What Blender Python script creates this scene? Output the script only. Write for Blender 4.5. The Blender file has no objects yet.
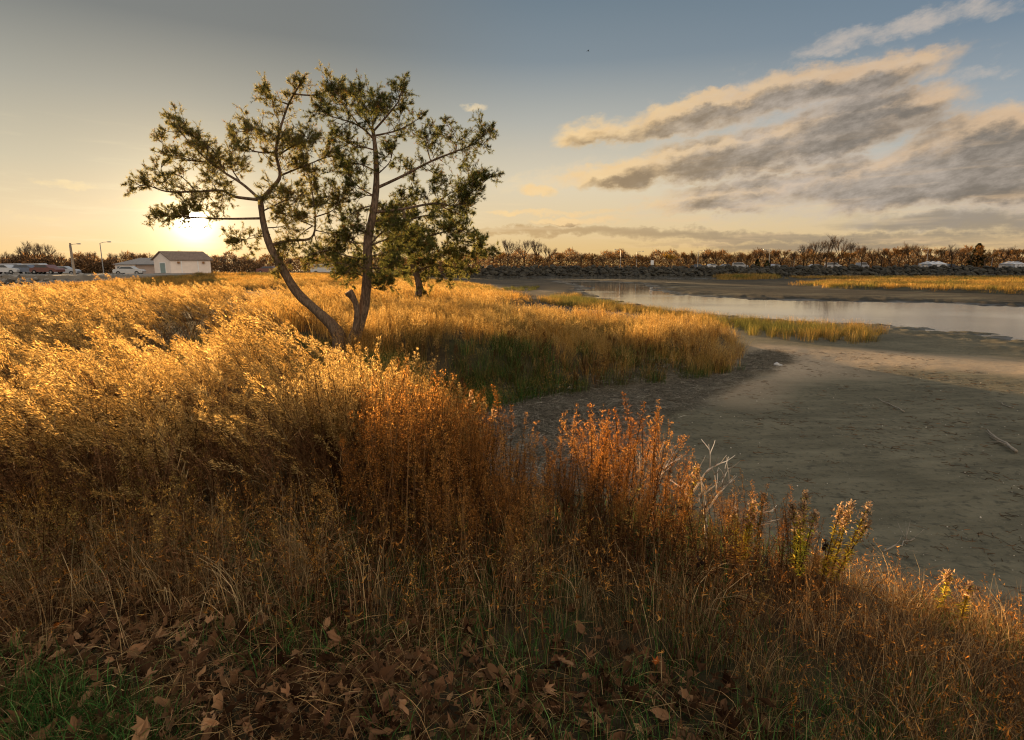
import bpy, math, random
import numpy as np
from mathutils import Vector, Matrix, Quaternion

# ---------------------------------------------------------------- camera
W, H_, F = 1024, 740, 569.0
PITCH = math.atan(105.0 / F)
EYE = 1.7
scn = bpy.context.scene
COL = scn.collection
cd = bpy.data.cameras.new('camera'); cam = bpy.data.objects.new('camera', cd); COL.objects.link(cam)
cd.sensor_width = 36; cd.lens = F / W * 36; cd.clip_start = 0.05; cd.clip_end = 9000
cam.location = (0, 0, EYE); cam.rotation_euler = (math.pi / 2 - PITCH, 0, 0)
scn.camera = cam
scn.view_settings.view_transform = 'Standard'; scn.view_settings.look = 'None'
scn.view_settings.gamma = 1; EXPO = 1.75; scn.view_settings.exposure = EXPO; scn.view_settings.use_curve_mapping = False
cy = scn.cycles
cy.max_bounces = 6; cy.diffuse_bounces = 3; cy.glossy_bounces = 3; cy.transmission_bounces = 4
cy.transparent_max_bounces = 8; cy.volume_bounces = 0; cy.use_denoising = True
cy.filter_width = 1.15; cy.caustics_reflective = False; cy.caustics_refractive = False

def ray(px, py):
    x = (px - 512) / F; y = (370 - py) / F
    return np.array([x, math.cos(PITCH) + y * math.sin(PITCH), -math.sin(PITCH) + y * math.cos(PITCH)])
def G(px, py, z):                       # pixel -> ground plane z
    r = ray(px, py); t = (z - EYE) / r[2]
    return (r[0] * t, r[1] * t)
def P(px, py, Y):                       # pixel -> point at distance Y
    r = ray(px, py); t = Y / r[1]
    return Vector((r[0] * t, Y, EYE + r[2] * t))
def azel(px, py):
    r = ray(px, py)
    return math.degrees(math.atan2(r[0], r[1])), math.degrees(math.atan2(r[2], math.hypot(r[0], r[1])))

SUN_AZ, SUN_EL = azel(193, 221)

# ---------------------------------------------------------------- node helpers
class E:
    nt = None
    def __init__(s, k): s.k = k
    @staticmethod
    def math(op, a, b=None, c=None, clamp=False):
        n = E.nt.nodes.new('ShaderNodeMath'); n.operation = op; n.use_clamp = clamp
        for i, v in enumerate((a, b, c)):
            if v is None: continue
            if isinstance(v, E): E.nt.links.new(v.k, n.inputs[i])
            else: n.inputs[i].default_value = v
        return E(n.outputs[0])
    def __add__(s, o): return E.math('ADD', s, o)
    __radd__ = __add__
    def __sub__(s, o): return E.math('SUBTRACT', s, o)
    def __rsub__(s, o): return E.math('SUBTRACT', o, s)
    def __mul__(s, o): return E.math('MULTIPLY', s, o)
    __rmul__ = __mul__
    def __truediv__(s, o): return E.math('DIVIDE', s, o)
    def max(s, o): return E.math('MAXIMUM', s, o)
    def min(s, o): return E.math('MINIMUM', s, o)
    def exp(s): return E.math('EXPONENT', s)
def new(t, **k):
    n = E.nt.nodes.new(t)
    for a, v in k.items(): setattr(n, a, v)
    return n
def con(sock, v):
    if isinstance(v, E): E.nt.links.new(v.k, sock)
    elif isinstance(v, bpy.types.NodeSocket): E.nt.links.new(v, sock)
    else:
        if isinstance(v, (tuple, list)) and len(v) == 3 and len(sock.default_value) == 4: v = tuple(v) + (1,)
        sock.default_value = v
def ss(x, a, b):                        # smoothstep
    n = new('ShaderNodeMapRange', interpolation_type='SMOOTHSTEP')
    con(n.inputs[0], x); n.inputs[1].default_value = a; n.inputs[2].default_value = b
    return E(n.outputs[0])
def mix(f, a, b, mode='MIX'):
    n = new('ShaderNodeMix', data_type='RGBA', blend_type=mode)
    con(n.inputs[0], f); con(n.inputs[6], a); con(n.inputs[7], b)
    return E(n.outputs[2])
def ramp(f, stops, interp='LINEAR'):
    n = new('ShaderNodeValToRGB'); n.color_ramp.interpolation = interp
    el = n.color_ramp.elements
    while len(el) < len(stops): el.new(0.5)
    for e, (p, c) in zip(el, stops): e.position = p; e.color = tuple(c) + (1,)
    con(n.inputs[0], f); return E(n.outputs[0])
def comb(x, y, z):
    n = new('ShaderNodeCombineXYZ')
    for i, v in enumerate((x, y, z)): con(n.inputs[i], v)
    return E(n.outputs[0])
def sepv(v):
    n = new('ShaderNodeSeparateXYZ'); con(n.inputs[0], v); return [E(o) for o in n.outputs]
def noise(vec, scale, detail=4, rough=.55, dist=0, lac=2):
    n = new('ShaderNodeTexNoise'); con(n.inputs['Vector'], vec)
    n.inputs['Scale'].default_value = scale; n.inputs['Detail'].default_value = detail
    n.inputs['Roughness'].default_value = rough; n.inputs['Distortion'].default_value = dist
    return E(n.outputs[0])
def lin(r, g, b):
    f = lambda c: (c / 255 / 12.92) if c <= 10.3 else ((c / 255 + .055) / 1.055) ** 2.4
    return (f(r), f(g), f(b))

# ---------------------------------------------------------------- world
world = bpy.data.worlds.new('World'); scn.world = world; world.use_nodes = True
E.nt = world.node_tree; E.nt.nodes.clear()
tc = new('ShaderNodeTexCoord')
dx, dy, dz = sepv(E(tc.outputs['Generated']))
D2R = math.pi / 180
az = E.math('ARCTAN2', dx, dy) * (1 / D2R)
el = E.math('ARCSINE', dz) * (1 / D2R)
sx_, sy_, sz_ = (math.sin(SUN_AZ * D2R) * math.cos(SUN_EL * D2R), math.cos(SUN_AZ * D2R) * math.cos(SUN_EL * D2R), math.sin(SUN_EL * D2R))
cosang = dx * sx_ + dy * sy_ + dz * sz_
ang = E.math('ARCCOSINE', cosang.min(0.999999)) * (1 / D2R)
elr = el / 50.0
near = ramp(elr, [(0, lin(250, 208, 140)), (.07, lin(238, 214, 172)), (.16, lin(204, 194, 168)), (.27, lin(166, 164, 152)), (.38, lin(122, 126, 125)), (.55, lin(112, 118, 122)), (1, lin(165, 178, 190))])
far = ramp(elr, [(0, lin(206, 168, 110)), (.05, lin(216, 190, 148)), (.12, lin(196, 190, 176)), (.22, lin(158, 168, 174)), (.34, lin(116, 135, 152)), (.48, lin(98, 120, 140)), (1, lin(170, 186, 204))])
mid = ramp(elr, [(0, lin(226, 184, 112)), (.07, lin(228, 202, 156)), (.15, lin(222, 208, 180)), (.26, lin(178, 178, 170)), (.36, lin(130, 142, 150)), (.48, lin(104, 122, 136)), (1, lin(168, 182, 198))])  # last stop of all three ramps: unseen overhead sky, brightened to add fill
adiff = E.math('ABSOLUTE', az - SUN_AZ)
base = mix(ss(adiff, 8, 34), near, mid)
base = mix(ss(adiff, 34, 75), base, far)
base = mix(ss(E.math('ABSOLUTE', adiff - 180), 80, 20), base, (1.25, 1.08, .90))  # unseen sky behind the camera: added warm bright patch for fill light
sky = new('ShaderNodeTexSky', sky_type='NISHITA', sun_disc=False)
sky.sun_elevation = SUN_EL * D2R; sky.sun_rotation = SUN_AZ * D2R
base = mix(0.002, base, E(sky.outputs[0]), 'ADD')
below = ss(el, -2.0, -0.3)
base = mix(below, lin(90, 74, 52), base)

# clouds: ellipses in azimuth / elevation, warped by noise
CT = 13.0 * D2R
wv = comb(az * .05, el * .05, 0)
w1 = noise(comb(az, el, 3.0), 0.16, 4, .6)
w2 = noise(comb(az, el, 9.0), 0.16, 4, .6)
CL = [  # px centre, half length, half width, tilt (px dir up-right), weight
    (735, 106, 190, 19, 12.5, 1.5), (640, 130, 80, 13, 9, 1.3), (840, 80, 110, 20, 8, 1.3),
    (750, 152, 205, 23, 12, 1.6), (650, 172, 95, 14, 7, 1.4), (880, 108, 100, 20, 10, 1.3),
    (900, 178, 190, 27, 8, 1.5), (985, 155, 170, 40, 12, 1.7), (1010, 182, 160, 26, 3, 1.6), (760, 188, 100, 12, 8, 1.1),
    (543, 190, 18, 7, 0, 1.0), (585, 222, 45, 4, 2, .9), (700, 206, 70, 8, 3, .9), (560, 214, 60, 3, 1, .6),
]
CH = [(890, 30, 120, 13, 14, 1.0), (830, 48, 50, 8, 12, .9), (980, 12, 60, 12, 8, .8), (985, 75, 40, 9, 8, .7), (64, 184, 34, 5, -3, .8), (476, 108, 9, 4, 0, .8), (60, 220, 60, 4, -3, .5), (130, 205, 50, 4, -12, .4),
      (560, 175, 60, 10, 15, .6), (820, 185, 260, 34, 6, .75), (760, 125, 190, 40, 12, .5), (960, 215, 160, 16, 2, .7)]
LOW = [(760, 236, 330, 7, -.5, 1.0), (1000, 222, 240, 12, 0, .9), (560, 232, 110, 5, 1, .9), (850, 246, 300, 5, 0, .7)]
def ellipses(lst, A, B, off=0.0):
    out = None
    for (cx, cy_, hl, hw, tilt, wt) in lst:
        a0, e0 = azel(cx, cy_)
        t = math.radians(tilt)
        a1, e1 = azel(cx + hl * math.cos(t), cy_ - hl * math.sin(t))
        a2, e2 = azel(cx + hw * math.sin(t), cy_ + hw * math.cos(t))
        L = math.hypot(a1 - a0, e1 - e0); Wd = math.hypot(a2 - a0, e2 - e0)
        ux, uy = (a1 - a0) / L, (e1 - e0) / L
        p = A - a0; q = B - (e0 - off)
        u = (p * ux + q * uy) / L; v = (q * ux - p * uy) / Wd
        s = (1.0 - (u * u + v * v)) * wt
        out = s if out is None else out.max(s)
    return out
def cloudD(lst, A, B, off, nz, nmul):
    return ellipses(lst, A, B, off).max(-1.5) + (nz - .5) * nmul
w3 = noise(comb(az * .9, el * 1.5, 13.0), .75, 6, .62)
Aw = az + (w1 - .5) * 4.5; Bw = el + (w2 - .5) * 1.8 + (w3 - .5) * 1.7
# noise coords rotated along the streaks
ca, sa = math.cos(CT), math.sin(CT)
ru = (az * ca + el * sa) * .11; rv = (el * ca - az * sa) * .20
nz = noise(comb(ru, rv, 0), 1.6, 7, .56)
nz_up = noise(comb(ru + .006, rv + .14, 0), 1.6, 6, .6)
d0 = cloudD(CL, Aw, Bw, 0, nz, 4.4)
d1 = cloudD(CL, Aw, Bw, 1.2, nz_up, 4.4)
m0 = ss(d0, -.6, .75)
thick = ss(d1, -.5, .9)
core = ss(d0, -.05, 1.1)
fine = noise(comb(az * .14, el * .3, 5), 3.0, 5, .6)
lit = mix(ss(ang, 25, 60), lin(250, 214, 156), lin(214, 184, 150))
dark = mix(ss(ang, 25, 60), lin(166, 138, 100), lin(122, 113, 103))
ccol = mix(thick * (core * .6 + .4), lit, dark)
ccol = mix(.3, ccol, mix(fine, (0, 0, 0), (1, 1, 1)), 'SOFT_LIGHT')
base = mix(m0 * .94, base, ccol)
nzc = noise(comb(ru * 1.3, rv * 1.6, 4), 2.6, 8, .68)
dh = cloudD(CH, Aw, Bw, 0, nzc, 3.0)
base = mix(ss(dh, -.3, 1.4) * .75, base, mix(ss(ang, 12, 55), lin(255, 226, 170), lin(204, 190, 176)))
nzl = noise(comb(az * .035, el * .5, 7), 2.0, 7, .6)
dl = cloudD(LOW, az, Bw, 0, nzl, 2.2)
base = mix(ss(dl, -.35, .9) * .72, base, mix(ss(ang, 20, 60), lin(196, 158, 104), lin(134, 124, 112)))
# thin streaks low over the sun
nzs = noise(comb(az * .05, el * .55, 2), 2.4, 6, .62)
base = mix(ss(nzs, .5, .72) * ss(el, 14, 3) * .35, base, mix(ss(ang, 10, 45), lin(255, 236, 190), lin(236, 200, 156)))
# glow + disc
glow = (ang * (-1 / .75)).exp() * 7.0 + (ang * (-1 / 3.2)).exp() * .80 + (ang * (-1 / 14.0)).exp() * .03
gl = mix(1.0, mix(ss(ang, 0, 9), (1, .80, .45), (1, .70, .36)), comb(glow, glow, glow), 'MULTIPLY')
disc = ss(ang, 1.2, .4) * 14
gl = mix(1.0, gl, mix(1.0, (1, .88, .6), comb(disc, disc, disc), 'MULTIPLY'), 'ADD')
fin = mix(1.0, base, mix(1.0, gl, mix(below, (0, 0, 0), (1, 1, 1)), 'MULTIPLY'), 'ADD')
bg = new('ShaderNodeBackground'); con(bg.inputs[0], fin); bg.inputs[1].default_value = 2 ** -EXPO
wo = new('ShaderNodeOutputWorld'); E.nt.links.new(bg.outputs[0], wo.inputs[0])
world.cycles.sampling_method = 'MANUAL'; world.cycles.sample_map_resolution = 1024

sd = bpy.data.lights.new('sun', 'SUN'); sd.energy = 5.0; sd.angle = math.radians(.6); sd.color = (1, .64, .30)
sun = bpy.data.objects.new('sun', sd); COL.objects.link(sun)
sdir = Vector((sx_, sy_, sz_)); sun.rotation_euler = sdir.to_track_quat('Z', 'Y').to_euler()

# ---------------------------------------------------------------- generic helpers
rnd = random.Random(7)
rs = np.random.RandomState(11)
def material(name, f):
    m = bpy.data.materials.new(name); m.use_nodes = True
    E.nt = m.node_tree; E.nt.nodes.clear()
    o = new('ShaderNodeOutputMaterial'); E.nt.links.new(f(), o.inputs[0]); return m
def principled(col, rough=.8, bump=None, bstr=.3, bdist=.02, spec=.3, metal=0):
    b = new('ShaderNodeBsdfPrincipled'); con(b.inputs['Base Color'], col); con(b.inputs['Roughness'], rough)
    b.inputs['Specular IOR Level'].default_value = spec; b.inputs['Metallic'].default_value = metal
    if bump is not None:
        bn = new('ShaderNodeBump'); bn.inputs['Strength'].default_value = bstr; bn.inputs['Distance'].default_value = bdist
        con(bn.inputs['Height'], bump); E.nt.links.new(bn.outputs[0], b.inputs['Normal'])
    return b.outputs[0]
def wpos(): return E(new('ShaderNodeNewGeometry').outputs['Position'])
def opos(): return E(new('ShaderNodeTexCoord').outputs['Object'])
def foliage(name, cols, trans=.5, patch=None, pscale=.35):
    def f():
        r = E(new('ShaderNodeObjectInfo').outputs['Random'])
        isl = E(new('ShaderNodeNewGeometry').outputs['Random Per Island'])
        c = ramp(r * .55 + isl * .45, [(i / max(1, len(cols) - 1) * .7 + .15, c) for i, c in enumerate(cols)])
        if patch: c = mix(ss(noise(wpos(), pscale, 3), .48, .62), c, patch)
        k = E.math('FRACT', isl * 7.13 + r * 3.7); k = k * k * 1.55 + .42
        c = mix(1.0, c, comb(k, k, k), 'MULTIPLY')
        d = new('ShaderNodeBsdfDiffuse'); con(d.inputs[0], c)
        t = new('ShaderNodeBsdfTranslucent'); con(t.inputs[0], c)
        m = new('ShaderNodeMixShader'); m.inputs[0].default_value = trans
        E.nt.links.new(d.outputs[0], m.inputs[1]); E.nt.links.new(t.outputs[0], m.inputs[2]); return m.outputs[0]
    return material(name, f)
def plain(name, c, rough=.7, var=.25, scale=3, **k):
    def f():
        n = noise(opos(), scale, 4)
        c2 = tuple(x * (1 - var) for x in c); c3 = tuple(min(1, x * (1 + var * .6)) for x in c)
        return principled(ramp(n, [(.3, c2), (.7, c3)]), rough, n, .3, .01, **k)
    return material(name, f)

class MB:
    def __init__(s): s.v = []; s.f = []; s.m = []
    def quad(s, a, b, c, d, m=0): n = len(s.v); s.v += [a, b, c, d]; s.f.append((n, n + 1, n + 2, n + 3)); s.m.append(m)
    def tri(s, a, b, c, m=0): n = len(s.v); s.v += [a, b, c]; s.f.append((n, n + 1, n + 2)); s.m.append(m)
    def tube(s, pts, rad, m=0, sides=5, cap=True):
        n0 = len(s.v); k = len(pts); pts = [Vector(p) for p in pts]
        up = Vector((.13, .97, .2)); 
        for i, p in enumerate(pts):
            d = (pts[min(i + 1, k - 1)] - pts[max(i - 1, 0)])
            if d.length < 1e-9: d = Vector((0, 0, 1))
            d.normalize(); a = d.cross(up)
            if a.length < .1: a = d.cross(Vector((1, 0, 0)))
            a.normalize(); b = d.cross(a)
            for j in range(sides):
                t = 2 * math.pi * j / sides
                s.v.append(p + (a * math.cos(t) + b * math.sin(t)) * rad[i])
        for i in range(k - 1):
            for j in range(sides):
                q = (j + 1) % sides
                s.f.append((n0 + i * sides + j, n0 + i * sides + q, n0 + (i + 1) * sides + q, n0 + (i + 1) * sides + j)); s.m.append(m)
        if cap:
            s.f.append(tuple(n0 + (k - 1) * sides + j for j in range(sides))); s.m.append(m)
            s.f.append(tuple(n0 + sides - 1 - j for j in range(sides))); s.m.append(m)
    def blade(s, pts, w, side, m=0):    # flat tapered strip
        k = len(pts); n = len(s.v)
        for i, p in enumerate(pts):
            ww = w * (1 - (i / (k - 1)) ** 1.5) * (.6 + .4 * min(1, i * 2 / k) ) + w * .05
            s.v.append(p - side * ww * .5); s.v.append(p + side * ww * .5)
        for i in range(k - 1):
            s.f.append((n + 2 * i, n + 2 * i + 1, n + 2 * i + 3, n + 2 * i + 2)); s.m.append(m)
    def box(s, lo, hi, m=0, M=None):
        c = [Vector((x, y, z)) for z in (lo[2], hi[2]) for y in (lo[1], hi[1]) for x in (lo[0], hi[0])]
        if M is not None: c = [M @ q for q in c]
        n = len(s.v); s.v += c
        for f in ((0, 2, 3, 1), (4, 5, 7, 6), (0, 1, 5, 4), (1, 3, 7, 5), (3, 2, 6, 7), (2, 0, 4, 6)):
            s.f.append(tuple(n + i for i in f)); s.m.append(m)
    def prism(s, prof, y0, y1, m=0, M=None):     # polygon (x,z) extruded in y
        n = len(s.v); k = len(prof)
        c = [Vector((x, y0, z)) for x, z in prof] + [Vector((x, y1, z)) for x, z in prof]
        if M is not None: c = [M @ q for q in c]
        s.v += c
        s.f.append(tuple(n + i for i in range(k))); s.m.append(m)
        s.f.append(tuple(n + k + k - 1 - i for i in range(k))); s.m.append(m)
        for i in range(k):
            j = (i + 1) % k; s.f.append((n + i, n + k + i, n + k + j, n + j)); s.m.append(m)
    def rock(s, c, r, R, m=0):
        ph = [R.uniform(0, 6.28) for _ in range(4)]; q = Matrix.Rotation(R.uniform(0, 6.28), 3, 'Z') @ Matrix.Rotation(R.uniform(-.6, .6), 3, 'X')
        n = len(s.v); sc = Vector((R.uniform(.8, 1.35), R.uniform(.7, 1.1), R.uniform(.5, .8)))
        for i in range(5):
            th = math.pi * (i + .35) / 5.7
            for j in range(6):
                p = 2 * math.pi * (j + .5 * (i % 2)) / 6
                d = Vector((math.sin(th) * math.cos(p), math.sin(th) * math.sin(p), math.cos(th)))
                rr = r * (1 + .16 * math.sin(3 * d.x + ph[0]) + .16 * math.sin(3.5 * d.y + ph[1]) + R.uniform(-.07, .07))
                s.v.append(Vector(c) + q @ Vector((d.x * sc.x, d.y * sc.y, d.z * sc.z)) * rr)
        for i in range(4):
            for j in range(6):
                k = (j + 1) % 6; s.f.append((n + i * 6 + j, n + (i + 1) * 6 + j, n + (i + 1) * 6 + k, n + i * 6 + k)); s.m.append(m)
        s.f.append(tuple(n + j for j in range(6))); s.m.append(m)
        s.f.append(tuple(n + 24 + 5 - j for j in range(6))); s.m.append(m)
    def mesh(s, name, mats, smooth=False):
        me = bpy.data.meshes.new(name); me.from_pydata([tuple(v) for v in s.v], [], s.f)
        for m in mats: me.materials.append(m)
        me.polygons.foreach_set('material_index', np.array(s.m, dtype=np.int32))
        if smooth: me.polygons.foreach_set('use_smooth', np.ones(len(s.f), dtype=bool))
        me.update(); return me
    def obj(s, name, mats, parent=None, smooth=False, link=True):
        if not isinstance(mats, (list, tuple)): mats = [mats]
        o = bpy.data.objects.new(name, s.mesh(name, mats, smooth))
        if link: COL.objects.link(o)
        if parent: o.parent = parent
        return o
def tag(o, label, cat, group=None, kind=None):
    o['label'] = label; o['category'] = cat
    if group: o['group'] = group
    if kind: o['kind'] = kind
    return o
def empty(name, loc, rz=0, label=None, cat=None, group=None):
    o = bpy.data.objects.new(name, None); COL.objects.link(o); o.location = loc; o.rotation_euler = (0, 0, rz)
    o.empty_display_size = .3
    if label: tag(o, label, cat, group)
    return o
def copy_tree(o, loc, rz, sc, label, parent=None):
    c = o.copy(); COL.objects.link(c)
    if parent is None:
        c.location = loc; c.rotation_euler = (0, 0, rz); c.scale = (sc, sc, sc) if not isinstance(sc, tuple) else sc
        c['label'] = label
    else: c.parent = parent
    for ch in list(o.children): copy_tree(ch, None, 0, 1, None, c)
    return c

# ---------------------------------------------------------------- terrain
def sdist(x, y, poly):                  # signed distance, + inside
    x = np.asarray(x, float); y = np.asarray(y, float)
    d = np.full(x.shape, 1e18); ins = np.zeros(x.shape, bool)
    n = len(poly)
    for i in range(n):
        x1, y1 = poly[i]; x2, y2 = poly[(i + 1) % n]
        ex, ey = x2 - x1, y2 - y1
        t = np.clip(((x - x1) * ex + (y - y1) * ey) / (ex * ex + ey * ey + 1e-12), 0, 1)
        d = np.minimum(d, (x - x1 - t * ex) ** 2 + (y - y1 - t * ey) ** 2)
        if abs(y2 - y1) > 1e-12:
            c = ((y1 > y) != (y2 > y)) & (x < (x2 - x1) * (y - y1) / (y2 - y1) + x1); ins ^= c
    return np.where(ins, 1, -1) * np.sqrt(d)
_lat = np.random.RandomState(5).rand(256, 256)
def vnoise(x, y):
    xi = np.floor(x).astype(int); yi = np.floor(y).astype(int); fx = x - xi; fy = y - yi
    fx = fx * fx * (3 - 2 * fx); fy = fy * fy * (3 - 2 * fy)
    g = lambda a, b: _lat[a & 255, b & 255]
    return (g(xi, yi) * (1 - fx) + g(xi + 1, yi) * fx) * (1 - fy) + (g(xi, yi + 1) * (1 - fx) + g(xi + 1, yi + 1) * fx) * fy - .5
def fbm(x, y, o=4):
    s = 0; a = 1
    for i in range(o): s = s + a * vnoise(x * 2 ** i + 17 * i, y * 2 ** i + 31 * i); a *= .5
    return s
def sstep(x, a, b): t = np.clip((x - a) / (b - a), 0, 1); return t * t * (3 - 2 * t)

MUD = -1.3; WATER = -1.45
LAND = [(200, -40), (40, -9), (9, -1.5), (5.6, 1.4), (4.3, 3.0), (3.3, 4.2), (2.4, 5.0), (1.4, 5.6), (.5, 6.3), (0, 7.4), (-.5, 9), (-1.1, 11),
        G(440, 402, -1.2), G(520, 405, -1.2), G(600, 396, -1.2), G(680, 384, -1.2), G(728, 366, -1.2), G(752, 350, -1.2), (8.7, 21), (6.5, 22.5), (3, 24), (0.2, 26), (.4, 32), (2.0, 40),
        (-.5, 52), (-3.5, 70), (-8, 84), (-20, 88), (-46, 86), (-56, 70), (-80, 62), (-300, 60), (-300, -100), (200, -100)]
CHAN = [G(*p, WATER) for p in [(560, 281), (600, 281.3), (645, 284), (656, 291), (678, 295), (750, 299.3), (850, 301.5), (934, 303), (1024, 307), (1150, 313), (1400, 330), (1400, 372), (1150, 352), (1024, 338), (940, 330), (887, 325), (820, 322), (770, 319), (700, 314), (640, 307), (600, 297), (582, 292), (590, 287), (575, 284)]]
CHAN2 = [(-30, 150), (-12, 138), (0, 132), (22, 128), (50, 122), (60, 128), (30, 143), (200, 146), (200, 153), (-30, 158)]
MARSH = [G(*p, -1.2) for p in [(790, 284.5), (830, 288), (900, 290), (960, 292), (1024, 294), (1200, 301), (1500, 316)]] + [(200, 60), (260, 132), (60, 128), (66, 105)]
MARSH2 = [G(*p, -1.2) for p in [(722, 278.5), (775, 278.5), (780, 277.3), (715, 277.3)]]
FARLAND = [(-30, 166), (400, 160), (4000, 160), (4000, 4000), (-4000, 4000), (-4000, 78), (-90, 78), (-52, 80), (-24, 86), (-22, 120)]
def hgt(x, y):
    x = np.asarray(x, float); y = np.asarray(y, float)
    z = MUD + .05 * fbm(x * .25, y * .25) + .012 * fbm(x * 3, y * 3, 3)
    z = z + .10 * sstep(-sdist(x, y, LAND), 3, 0)
    s = sdist(x, y, LAND) + .35 * fbm(x * .8, y * .8)
    top = -.08 - .50 * sstep(x * .6 + y * .12, .8, 3.6) - .35 * sstep(y, 30, 60) * sstep(x, -25, -5) + .09 * fbm(x * .35, y * .35)
    top = top - .30 * np.clip(1 - np.hypot((x + 3.2) / 3.0, (y - 11) / 2.6), 0, 1)
    top = top - .55 * sstep(y, 20, 38) * sstep(-x, 6, 14) * (1 - sstep(y, 50, 78) * sstep(x, -62, -44))
    top = top + .03 * fbm(x * 2.5, y * 2.5, 3)
    wid = np.where(y < 8, 1.7, 1.3)
    z = z + (top - z) * sstep(s, 0, 1) * np.clip(.25 + s / wid * .75, 0, 1)
    c = sdist(x, y, CHAN) + .6 * fbm(x * .35, y * .35) + .35 * fbm(x * 1.5, y * 2.4)
    z = z - .14 * sstep(c, -3.5, -.2) - .5 * sstep(c, -.2, 3) + .17 * fbm(x * .6, y * 2.2) * sstep(c, -9, -2)
    c = sdist(x, y, CHAN2) + 1.5 * fbm(x * .2, y * .2)
    z = z - .14 * sstep(c, -3, -.3) - .5 * sstep(c, -.3, 3)
    m = np.maximum(sdist(x, y, MARSH), sdist(x, y, MARSH2)) + .8 * fbm(x * .3, y * .3)
    z = z + .32 * sstep(m, 0, 1.2)
    f = sdist(x, y, FARLAND)
    z = z + (0.55 + .2 * fbm(x * .02, y * .02) - z) * sstep(f, 0, 3) * np.where(x < -20, .72, 1.0)
    return z
def H1(x, y): return float(hgt(np.array([x]), np.array([y]))[0])

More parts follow.
